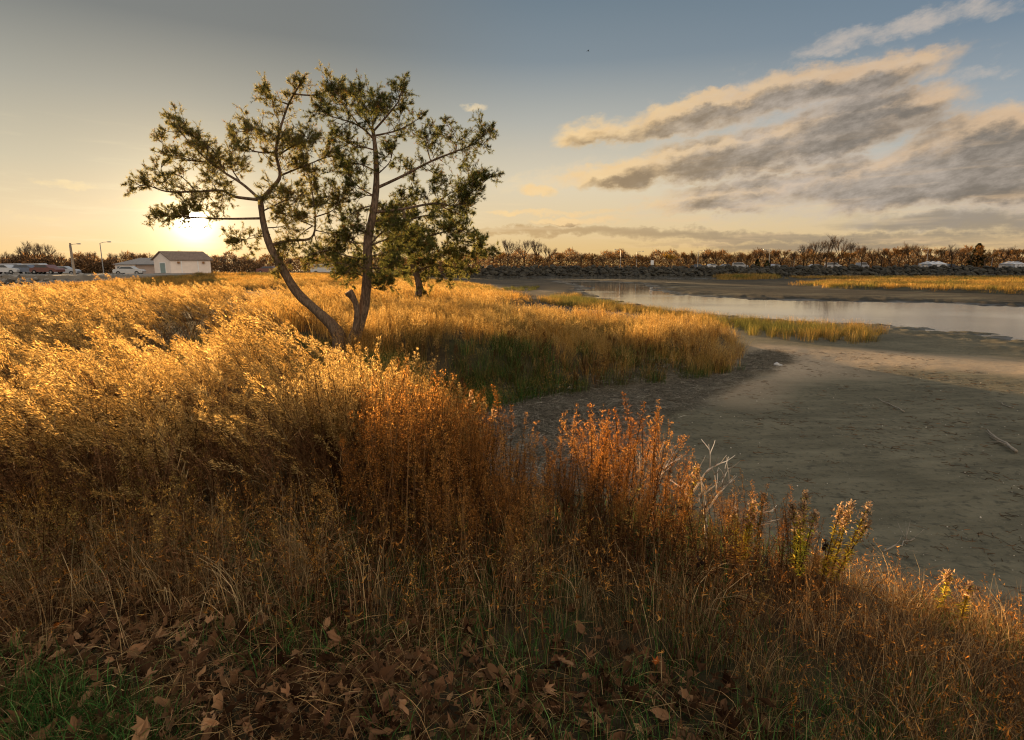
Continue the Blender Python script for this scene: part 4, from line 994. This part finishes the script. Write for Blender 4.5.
ov = lside.normalized() * .3; sd2 = (A1 - A0).normalized() * .3; dn = V(0, 0, (ah - eh) / (gw / 2) * .3)
for (e0, e1, sg) in ((A0, A3, -1), (A1, A2, 1)):
    a = mid0 - ov + V(0, 0, ah + .03); b = mid1 + ov + V(0, 0, ah + .03); c = e1 + ov + sd2 * sg + V(0, 0, eh + .03) - dn; d = e0 - ov + sd2 * sg + V(0, 0, eh + .03) - dn
    t = V(0, 0, .12)
    mb.quad(a + t, b + t, c + t, d + t); mb.quad(a, b, c, d); mb.quad(a, d, d + t, a + t); mb.quad(d, c, c + t, d + t); mb.quad(b, c, c + t, b + t)
mb.obj('roof', m_roof, root)
mb = MB(); nrm_ = u.cross(V(0, 0, 1)).normalized() * -1
nrm_ = V(u.y, -u.x, 0); Mx = Matrix(((u.x, -nrm_.x, 0), (u.y, -nrm_.y, 0), (0, 0, 1)))
mb.box((1.4, -.06, zb), (2.5, -.003, 1.75), 0, Mx); mb.obj('door', m_door, root)
mb = MB(); mb.box((1.28, -.05, zb), (1.39, -.003, 1.86), 0, Mx); mb.box((2.51, -.05, zb), (2.62, -.003, 1.86), 0, Mx); mb.box((1.39, -.05, 1.76), (2.51, -.003, 1.86), 0, Mx); mb.obj('door_frame', m_trim, root)
us = lside.normalized(); ns = V(us.y, -us.x, 0); Ms = Matrix(((us.x, -ns.x, 0), (us.y, -ns.y, 0), (0, 0, 1)))
for a_ in (1.0, 4.6):
    mb = MB(); mb.box((a_, -.3, 1.7), (a_ + .35, -.003, 2.0), 0, Ms); o = mb.obj('wall_lamp', m_lampm, root); o.location = gb
for a_ in (1.5, 3.9):
    mb = MB(); mb.box((a_, -.08, zb), (a_ + .14, -.003, 2.2), 0, Ms); o = mb.obj('downpipe', m_trim, root); o.location = gb
mb = MB(); 
for p, q in ((A0, A1), (A1, A2)):
    n_ = (q - p).normalized(); n_ = V(n_.y, -n_.x, 0) * .25
    mb.quad(p + n_ + V(0, 0, -.6), q + n_ + V(0, 0, -.6), q + n_ + V(0, 0, zb), p + n_ + V(0, 0, zb)); mb.quad(p + n_ + V(0, 0, zb), q + n_ + V(0, 0, zb), q + V(0, 0, zb), p + V(0, 0, zb))
mb.obj('foundation', m_conc, root)

hb = P(116, 274, 104.0); root = empty('low_house', (hb.x, 104, .25), 0, 'low white house with a hipped grey roof left of the gabled building', 'house')
mb = MB(); mb.box((0, 0, -.4), (3.6, 6, 1.55)); mb.obj('wall', m_wall, root)
mb = MB(); mb.box((3.603, .3, -.4), (8.6, 6, 1.5)); mb.obj('garage_wall', m_pink, root)
mb = MB(); e = .35; Lx = 8.9
a, b, c, d = V(-e, -e, 1.55), V(Lx, -e, 1.55), V(Lx, 6.4, 1.55), V(-e, 6.4, 1.55); r1, r2 = V(2.8, 3, 2.75), V(8.2, 3, 2.75)
mb.quad(a, b, r2, r1); mb.quad(c, d, r1, r2); mb.tri(d, a, r1); mb.tri(b, c, r2); mb.quad(d, c, b, a); mb.obj('roof', m_roofg, root)
for wx in (.35, 1.3, 2.3):
    mb = MB(); mb.box((wx, -.05, .45), (wx + .6, -.003, 1.25)); wo_ = mb.obj('window', m_trim, root)
    mb = MB(); mb.box((wx + .07, -.07, .52), (wx + .53, -.053, 1.18)); mb.obj('pane', m_glass, wo_)

# ---------------------------------------------------------------- poles and lamps
m_pole = plain('weathered_wood', (.34, .26, .18), .9, .25, 3)
m_metal = plain('galvanised_metal', (.35, .34, .32), .45, .1, 3, metal=.6)
g0 = P(75.5, 280, 84); root = empty('utility_pole', (g0.x, 84, .28), 0, 'bare wooden pole leaning left beside the road at far left', 'pole')
tp_ = P(70, 243, 84) - Vector((g0.x, 84, .28)); mb = MB(); mb.tube([V(0, 0, -.3), tp_ * .5, tp_], [.17, .15, .12], 0, 8); mb.obj('pole', m_pole, root)
mb = MB(); mb.tube([tp_ + V(0, -.15, -.5), tp_ + V(.1, -.15, -.45)], [.08, .08], 0, 6); mb.obj('cap', m_metal, root)
m_lens = plain('lamp_lens', (.6, .58, .5), .3, .05, 3)
def street_lamp(px, top, Y, label, arm=1):
    b = P(px, 275, Y); gz_ = H1(b.x, Y); t = P(px, top, Y); root = empty('street_lamp', (b.x, Y, gz_), 0, label, 'street lamp', 'street lamps along the far shore'); h = t.z - gz_
    mb = MB(); mb.tube([V(0, 0, -.2), V(0, 0, h * .5), V(0, 0, h)], [.11, .09, .07], 0, 7); mb.obj('pole', m_metal, root)
    mb = MB(); mb.tube([V(0, 0, h - .05), V(arm * .7, 0, h + .15), V(arm * 1.5, 0, h + .2)], [.045, .04, .035], 0, 6); mb.obj('arm', m_metal, root)
    mb = MB(); mb.prism([(-.35, 0), (-.3, .12), (.25, .16), (.4, .05), (.35, -.02)], -.14, .14); o = mb.obj('lamp_head', m_metal, root); o.location = (arm * 1.75, 0, h + .16)
    mb = MB(); mb.box((-.25, -.1, -.05), (.25, .1, -.022)); q = mb.obj('lens', m_lens, o)
street_lamp(73.5, 245, 110, 'street lamp behind the leaning wooden pole at far left')
street_lamp(104, 243, 112, 'tall thin street lamp left of the low house')
street_lamp(620, 250, 175, 'street lamp left of the white sign across the mudflat', -1)
street_lamp(636, 252, 176, 'street lamp just left of the white sign, the shorter of two', 1)
street_lamp(697, 251, 178, 'street lamp right of the round orange tree')
street_lamp(768, 250, 176, 'street lamp just right of the small pointed evergreen', -1)
street_lamp(793, 251, 180, 'street lamp left of the tall bare trees on the right shore')
street_lamp(925, 250, 176, 'street lamp beside the larger white tent', -1)
street_lamp(990, 256, 178, 'short street lamp left of the tents at far right', 1)
b = P(652, 268, 170); root = empty('sign', (b.x, 170, H1(b.x, 170)), 0, 'small white sign panel on posts left of the round orange tree', 'sign')
mb = MB(); mb.tube([V(-.25, 0, -.2), V(-.25, 0, 1.2)], [.05, .05], 0, 5); mb.tube([V(.25, 0, -.2), V(.25, 0, 1.2)], [.05, .05], 0, 5); mb.obj('posts', m_metal, root)
mb = MB(); mb.box((-.45, -.08, 1.2), (.45, 0, 2.5)); mb.obj('panel', m_trim, root)

# ---------------------------------------------------------------- cars and tents
def paint(name, c): return plain(name, c, .3, .04, 1, spec=.5)
PAINT = {'white': paint('white_paint', (.55, .54, .52)), 'silver': paint('silver_paint', (.42, .43, .45)), 'red': paint('red_paint', (.17, .07, .055)), 'blue': paint('blue_paint', (.13, .15, .19)), 'dark': paint('dark_paint', (.05, .05, .06))}
m_tyre = plain('tyre', (.02, .02, .02), .9, .2, 5); m_tail = plain('tail_light', (.35, .03, .02), .3, .1, 5)
def car_protos():
    out = {}
    for cn, mt in PAINT.items():
        for typ in ('saloon', 'van'):
            mb = MB()
            prof = [(-2.2, .35), (-2.25, .75), (-2.1, .95), (-1.45, 1.02), (-.95, 1.42), (.55, 1.45), (1.15, 1.0), (2.0, .9), (2.25, .7), (2.2, .35)] if typ == 'saloon' else [(-2.3, .4), (-2.35, 1.1), (-2.2, 1.85), (.7, 1.9), (1.4, 1.25), (2.2, 1.05), (2.35, .7), (2.3, .4)]
            mb.prism(prof, -.85, .85); body = mb.mesh('body', [mt])
            mb = MB(); gp = [(-1.3, 1.04), (-.88, 1.36), (.5, 1.38), (.98, 1.02)] if typ == 'saloon' else [(-2.0, 1.25), (-1.95, 1.7), (.6, 1.72), (1.15, 1.25)]
            mb.prism(gp, -.862, .862); glass = mb.mesh('window', [m_glass])
            mb = MB(); mb.tube([V(0, -.12, 0), V(0, .12, 0)], [.33, .33], 0, 12); tyre = mb.mesh('wheel', [m_tyre])
            mb = MB(); mb.tube([V(0, -.13, 0), V(0, .13, 0)], [.18, .18], 0, 8); rim = mb.mesh('rim', [m_metal])
            out[cn, typ] = (body, glass, tyre, rim)
    return out
CP = car_protos()
def car(px, py, Y, rz, cn, typ, label, grp):
    b = P(px, py, Y); gz_ = .30 if (px < 200 and Y < 92) else H1(b.x, Y)
    root = empty('parked_car' if typ == 'saloon' else 'parked_van', (b.x, Y, gz_), rz, label, 'car' if typ == 'saloon' else 'van', grp)
    bd, gl_, ty, rm = CP[cn, typ]
    def ch(nm, me, par, loc=(0, 0, 0)):
        o = bpy.data.objects.new(nm, me); COL.objects.link(o); o.parent = par; o.location = loc; return o
    ch('body', bd, root); ch('window', gl_, root)
    for x in (-1.4, 1.4):
        for y in (-.78, .78): w_ = ch('wheel', ty, root, (x, y, .33)); ch('rim', rm, w_)
GL, GR = 'cars parked at far left', 'cars parked beyond the embankment'
car(6, 275, 90, .1, 'white', 'saloon', 'white car parked at the left edge, leftmost of the row', GL)
car(27, 275, 91, .2, 'blue', 'saloon', 'grey blue car second in the parked row at far left', GL)
car(48, 275, 90, -.1, 'red', 'saloon', 'dull red car in the middle of the parked row at far left', GL)
car(16, 275, 99, .4, 'silver', 'van', 'silver van behind the first two parked cars at far left', GL)
car(40, 275, 100, 0, 'white', 'van', 'white van behind the dull red car at far left', GL)
car(64, 275, 96, .3, 'silver', 'saloon', 'silver car at the right end of the parked row', GL)
car(130, 275, 98, .2, 'white', 'saloon', 'white car in front of the low white house', GL)
car(270, 275, 108, .1, 'red', 'saloon', 'dark red car seen under the leaning pine', GL)
car(325, 275, 105, .1, 'white', 'van', 'white van seen between the two tall pines', GL)
for i, (px, cn, ty, nm) in enumerate([(698, 'blue', 'saloon', 'grey blue car right of the round orange tree beyond the embankment'), (712, 'white', 'saloon', 'white car left of two parked together beyond the embankment'), (726, 'silver', 'saloon', 'silver car right of two parked together beyond the embankment'), (740, 'white', 'van', 'white van left of the small pointed evergreen'),
        (775, 'silver', 'saloon', 'silver car right of the small pointed evergreen'), (815, 'white', 'saloon', 'white car under the tall bare trees'), (833, 'white', 'van', 'white van under the tall bare trees'), (862, 'silver', 'van', 'pale van right of the tall bare trees'), (950, 'dark', 'saloon', 'dark car right of the larger white tent')]):
    car(px, 268, 181 + (i % 3), (i * .7) % 1 - .4, cn, ty, nm, GR)
m_tent = plain('white_canvas', (.55, .54, .53), .8, .1, .5)
def tent(px, wd, h, Y, label):
    b = P(px, 268, Y); root = empty('white_tent', (b.x, Y, H1(b.x, Y)), .15, label, 'tent', 'white tents behind the salt marsh')
    w2 = wd / 2; mb = MB(); n = 3
    for k in range(n):
        xa = -w2 + wd * k / n; xb = xa + wd / n; xm = (xa + xb) / 2; t = V(xm, 0, h); q = [V(xa, -2.5, h * .6), V(xb, -2.5, h * .6), V(xb, 2.5, h * .6), V(xa, 2.5, h * .6)]
        for i in range(4): mb.tri(q[i], q[(i + 1) % 4], t)
    mb.obj('canopy', m_tent, root)
    mb = MB(); mb.box((-w2 + .1, -2.4, .3), (w2 - .1, 2.4, h * .6 - .01)); mb.obj('side_wall', m_tent, root)
    mb = MB()
    for k in range(n + 1): mb.tube([V(-w2 + wd * k / n, -2.55, -.1), V(-w2 + wd * k / n, -2.55, h * .6)], [.06, .06], 0, 5)
    mb.obj('posts', m_metal, root)
tent(932, 5.6, 2.3, 176, 'larger white tent behind the salt marsh on the right')
tent(1012, 4.4, 2.3, 176, 'smaller white tent at the right edge behind the salt marsh')

# ---------------------------------------------------------------- far trees
m_tb = foliage('far_bark', [(.06, .04, .025), (.11, .075, .045)], 0)
TW = {'brown': foliage('brown_twigs', [(.11, .065, .035), (.19, .115, .06)], .3), 'orange': foliage('orange_leaves', [(.20, .10, .032), (.31, .16, .048)], .4),
      'grey': foliage('grey_twigs', [(.13, .10, .075), (.20, .15, .11)], .2), 'green': foliage('evergreen_leaves', [(.012, .022, .008), (.03, .045, .014)], .2), 'gold': foliage('gold_leaves', [(.34, .20, .03), (.45, .26, .04)], .45)}
def tree_proto(seed, kind, spread, twn, leaf):
    """unit-height deciduous tree"""
    R = random.Random(seed); tb, cb = MB(), MB(); tips = []
    th = R.uniform(.28, .4); tb.tube([V(0, 0, -.03), V(R.uniform(-.01, .01), 0, th * .6), V(R.uniform(-.02, .02), 0, th)], [.024, .018, .015], 0, 6)
    def br(p, d, ln, r, lev):
        q = p.copy(); pth = [p]; dd = d.copy()
        for i in range(3): dd = (dd + rdir(R) * .2 + V(0, 0, .08)).normalized(); q = q + dd * ln / 3; pth.append(q.copy())
        (tb if lev >= 2 else cb).tube(pth, [r, r * .85, r * .7, r * .5], 0, 4 if lev > 1 else 3, False)
        if lev == 0: tips.append((pth, dd)); return
        for k in range(R.choice((3, 4))): br(at_path(pth, R.uniform(.4, 1)), (dd + rdir(R) * spread + V(0, 0, .1)).normalized(), ln * R.uniform(.6, .82), r * .58, lev - 1)
    for k in range(5): 
        a = k * 1.256 + R.uniform(-.4, .4); br(V(0, 0, th * R.uniform(.7, 1)), V(math.cos(a) * spread, math.sin(a) * spread, R.uniform(.7, 1.2)).normalized(), .27, .011, 3)
    tips2 = tips
    for k in range(twn):
        pth, dd = R.choice(tips2); p = at_path(pth, R.random()); g = (dd + rdir(R) * .8).normalized(); s = g.cross(rdir(R)).normalized()
        if leaf: L = R.uniform(.012, .028); mw = .009; p = p + rdir(R) * .02
        else: L = R.uniform(.04, .09); mw = .0022
        cb.tri(p - s * mw, p + s * mw, p + g * L, 0)
    zmax = max(v.z for v in cb.v)
    for m_ in (tb, cb):
        for v_ in m_.v: v_ *= 1 / zmax
    return tb.mesh('trunk', [m_tb]), cb.mesh('crown', [TW[kind]])
def ever_proto(seed, wide):
    R = random.Random(seed); tb, cb = MB(), MB(); tb.tube([V(0, 0, -.03), V(0, 0, .95)], [.02, .004], 0, 6)
    for k in range(2600):
        t = R.random() ** .8; z = .08 + .92 * t; r = wide * (1 - t) ** .7 * (.6 + .4 * R.random()) * (1 + .25 * math.sin(z * 30 + seed)); a = R.uniform(0, 6.28); p = V(math.cos(a) * r, math.sin(a) * r, z)
        g = (V(math.cos(a), math.sin(a), -.1) + rdir(R) * .6).normalized(); s = g.cross(rdir(R)).normalized(); cb.tri(p - s * .014, p + s * .014, p + g * .05)
    return tb.mesh('trunk', [m_tb]), cb.mesh('crown', [TW['green']])
PR = {'brown': [tree_proto(500 + i, 'brown', .55, 900, False) for i in range(4)], 'orange': [tree_proto(510 + i, 'orange', .6, 1500, True) for i in range(3)],
      'grey': [tree_proto(520 + i, 'grey', .5, 600, False) for i in range(3)], 'gold': [tree_proto(530, 'gold', .6, 3000, True)], 'green': [ever_proto(540, .28)], 'dome': [tree_proto(550, 'brown', .9, 2200, False)]}
def far_tree(px, topy, Y, kind, label, grp, wide=1.0, seed=0, nm=None):
    R = random.Random(seed + int(px * 7)); b = P(px, 268, Y); gz_ = H1(b.x, Y); h = P(px, topy, Y).z - gz_
    root = empty(nm or {'green': 'evergreen_tree'}.get(kind, 'bare_tree' if kind in ('brown', 'grey', 'dome') else 'autumn_tree'), (b.x, Y, gz_), R.uniform(0, 6.28), label, 'tree', grp)
    h *= R.uniform(.84, 1.1); root.scale = (h * wide, h * wide, h)
    t, c = R.choice(PR[kind])
    for n_, me in (('trunk', t), ('crown', c)):
        o = bpy.data.objects.new(n_, me); COL.objects.link(o); o.parent = root
ORD = ['first', 'second', 'third', 'fourth', 'fifth', 'sixth', 'seventh', 'eighth', 'ninth', 'tenth', 'eleventh', 'twelfth', 'thirteenth', 'fourteenth', 'fifteenth', 'sixteenth']
LOOK = {'brown': 'bare brown tree', 'orange': 'orange brown leafy tree', 'grey': 'bare grey branched tree', 'dome': 'wide bare spreading tree', 'gold': 'golden tree', 'green': 'dark evergreen tree'}
def row(lst, where, grp):
    cnt = {}
    tot = {}
    for q in lst: tot[q[3]] = tot.get(q[3], 0) + 1
    for q in sorted(lst, key=lambda t: t[0]):
        px, top, Y, kind, wide = q; i = cnt.get(kind, 0); cnt[kind] = i + 1
        lab = '%s %s' % (LOOK[kind], where) if tot[kind] == 1 else '%s %s, %s from the left' % (LOOK[kind], where, ORD[i])
        far_tree(px, top, Y, kind, lab, grp, wide)
row([(484, 246, 175, 'grey', .9), (493, 240, 182, 'grey', .9), (508, 239, 178, 'grey', 1), (524, 237, 176, 'grey', 1), (536, 239, 184, 'grey', 1), (548, 243, 180, 'brown', 1), (501, 252, 172, 'orange', 1), (517, 253, 173, 'brown', 1.2), (538, 254, 172, 'orange', 1.2)], 'right of the pines across the water', 'trees on the far shore right of the pines')
row([(560, 252, 176, 'orange', 1.3), (570, 254, 180, 'brown', 1.3), (581, 253, 175, 'brown', 1.3), (592, 252, 182, 'orange', 1.3), (603, 253, 175, 'brown', 1.3), (613, 250, 180, 'orange', 1.2), (624, 248, 178, 'brown', 1.1), (641, 253, 176, 'orange', 1.3), (648, 252, 184, 'brown', 1.2)], 'left of the far golden tree', 'trees on the far shore left of the golden tree')
far_tree(669, 249, 168, 'gold', 'round golden orange tree standing out on the far shore', 'golden tree', 1.5)
row([(686, 250, 180, 'orange', 1.2), (694, 249, 182, 'brown', 1.1), (706, 250, 178, 'brown', 1.2), (716, 250, 184, 'orange', 1.3), (727, 251, 178, 'orange', 1.3), (738, 252, 182, 'brown', 1.2), (746, 250, 178, 'orange', 1.1)], 'between golden tree and pointed evergreen', 'trees between the golden tree and the evergreen')
far_tree(757, 258, 167, 'green', 'small dark pointed evergreen at the embankment edge', 'evergreens', 1.2, nm='evergreen_tree')
far_tree(767, 261, 167, 'green', 'low dark evergreen bush right of the pointed evergreen', 'evergreens', 1.4, nm='evergreen_tree')
row([(757, 244, 182, 'dome', 1.0), (770, 248, 180, 'brown', 1.2), (780, 250, 184, 'orange', 1.2), (791, 246, 178, 'brown', 1.2), (803, 240, 180, 'grey', 1), (813, 237, 176, 'grey', 1), (826, 234, 178, 'grey', 1), (838, 235, 182, 'grey', 1), (849, 237, 178, 'grey', 1), (806, 250, 172, 'orange', 1.3), (820, 249, 173, 'brown', 1.3), (834, 248, 172, 'orange', 1.3), (848, 248, 173, 'orange', 1.2)], 'right of the far pointed evergreen', 'trees right of the pointed evergreen')
row([(861, 241, 174, 'dome', .8), (872, 246, 180, 'brown', 1.1), (881, 244, 178, 'brown', 1.1), (889, 246, 184, 'orange', 1.2), (898, 244, 178, 'orange', 1.1), (908, 238, 176, 'dome', .9), (918, 241, 182, 'brown', 1), (930, 246, 182, 'orange', 1.2)], 'behind or left of the larger tent', 'trees round the larger tent')
row([(941, 244, 180, 'brown', 1), (951, 243, 182, 'grey', 1), (961, 246, 178, 'brown', 1.1), (970, 246, 182, 'orange', 1.2), (984, 249, 178, 'orange', 1.3), (1003, 242, 180, 'dome', 1.2), (1018, 248, 176, 'orange', 1.2), (1030, 243, 180, 'brown', 1), (1042, 246, 178, 'orange', 1), (1060, 243, 180, 'brown', 1)], 'right of the larger white tent', 'trees right of the larger tent')
far_tree(976, 244, 186, 'green', 'tall dark evergreen rising behind the trees between the two tents', 'evergreens', 1.2, nm='evergreen_tree')
row([(-24, 246, 125, 'brown', 1), (-8, 248, 122, 'grey', 1), (5, 250, 120, 'brown', 1.1), (17, 245, 124, 'grey', 1), (29, 241, 122, 'grey', 1), (38, 239, 126, 'brown', 1), (48, 243, 122, 'grey', 1), (58, 250, 120, 'brown', 1), (20, 258, 116, 'brown', 1.6), (44, 257, 116, 'brown', 1.6)], 'behind the parked cars at far left', 'trees behind the parked cars')
row([(82, 251, 122, 'brown', 1), (92, 249, 126, 'grey', 1), (103, 253, 124, 'brown', 1.1), (114, 250, 126, 'grey', 1), (126, 249, 124, 'brown', 1), (137, 247, 128, 'grey', 1), (147, 251, 126, 'brown', 1), (90, 259, 116, 'brown', 1.6)], 'behind the low white house', 'trees behind the low house')
row([(160, 249, 132, 'grey', 1), (172, 248, 134, 'brown', 1), (186, 247, 134, 'grey', 1), (200, 248, 130, 'brown', 1), (212, 253, 126, 'brown', 1.2), (224, 251, 130, 'grey', 1), (236, 253, 126, 'brown', 1.2), (248, 254, 130, 'brown', 1.2)], 'behind the pale gabled building', 'trees behind the gabled building')
row([(262, 255, 135, 'brown', 1.2), (276, 254, 140, 'grey', 1.2), (290, 256, 136, 'brown', 1.2), (305, 255, 140, 'orange', 1.2), (320, 256, 136, 'brown', 1.2), (336, 255, 142, 'brown', 1.2), (350, 256, 138, 'orange', 1.2), (366, 256, 142, 'brown', 1.2), (384, 255, 145, 'brown', 1.2), (402, 256, 145, 'orange', 1.2), (420, 254, 150, 'brown', 1.2), (436, 256, 155, 'orange', 1.2), (452, 252, 160, 'grey', 1.2), (468, 250, 165, 'grey', 1.1)], 'seen behind the pines', 'far trees seen behind the pines')
# the undergrowth between them, too dense to count
mb = MB(); R = random.Random(77)
def thicket(px0, px1, Y0, Y1, top, n):
    for k in range(n):
        px = R.uniform(px0, px1); Y = R.uniform(Y0, Y1); b = P(px, 268, Y); h = P(px, top + 3 * math.sin(px * .13) + 2 * math.sin(px * .37 + 1), Y).z
        z = R.uniform(.1, max(.6, h)); p = V(b.x + R.uniform(-.4, .4), Y, z); g = rdir(R, .9); s = g.cross(rdir(R)).normalized(); L = R.uniform(.5, 1.3) * Y / 180
        mb.tri(p - s * .11, p + s * .11, p + g * L, 0 if R.random() < .62 else 1)
thicket(474, 1090, 186, 215, 254, 52000); thicket(-60, 480, 138, 165, 257, 30000)
o = mb.obj('distant_wood', [TW['brown'], TW['orange']]); tag(o, 'brown wood massed along the far shore behind the single trees', 'woodland', kind='stuff')
mb = MB(); 
def brush(px0, px1, Y, top, n):
    for k in range(n):
        px = R.uniform(px0, px1); y = Y + R.uniform(-1.5, 1.5); b = P(px, 268, y); h = P(px, top + 2 * math.sin(px * .2), y).z; z = R.uniform(.2, max(.5, h)); p = V(b.x, y, z); g = rdir(R, .5); s = g.cross(rdir(R)).normalized()
        mb.tri(p - s * .09, p + s * .09, p + g * .35, 0)
brush(4, 54, 112, 257, 5000); brush(66, 116, 114, 260, 4500); brush(210, 265, 118, 262, 2500)
o = mb.obj('dark_brush', [TW['brown']]); tag(o, 'dark leafless brush massed behind the parked cars and pole', 'brush', kind='stuff')
pts = sample(900, [(-24, 164.5), (300, 157), (300, 162), (-24, 168)], 61)
scatter('embankment_grass', [v_grass(460, 40, .3, .7, .05, .6, .4, [m_marsh, m_rleaf], 0, 0, .6)], pts, 'thin tawny grass fringe on top of the dark embankment', 'grass', seed=62)

# bird
root = empty('bird', P(588, 51, 38), .4, 'tiny dark bird high in the sky above the mudflat', 'bird')
mb = MB(); mb.tube([V(-.25, 0, 0), V(-.1, 0, .02), V(.1, 0, .02), V(.22, 0, 0), V(.38, 0, -.01)], [.01, .07, .08, .04, .01], 0, 6)
for s in (1, -1): mb.quad(V(-.1, 0, .03), V(.12, 0, .03), V(.1, s * .35, .16), V(-.05, s * .35, .16)); mb.tri(V(-.05, s * .35, .16), V(.1, s * .35, .16), V(-.08, s * .75, .08))
mb.obj('body', m_dark, root); root.scale = (.26, .26, .26)
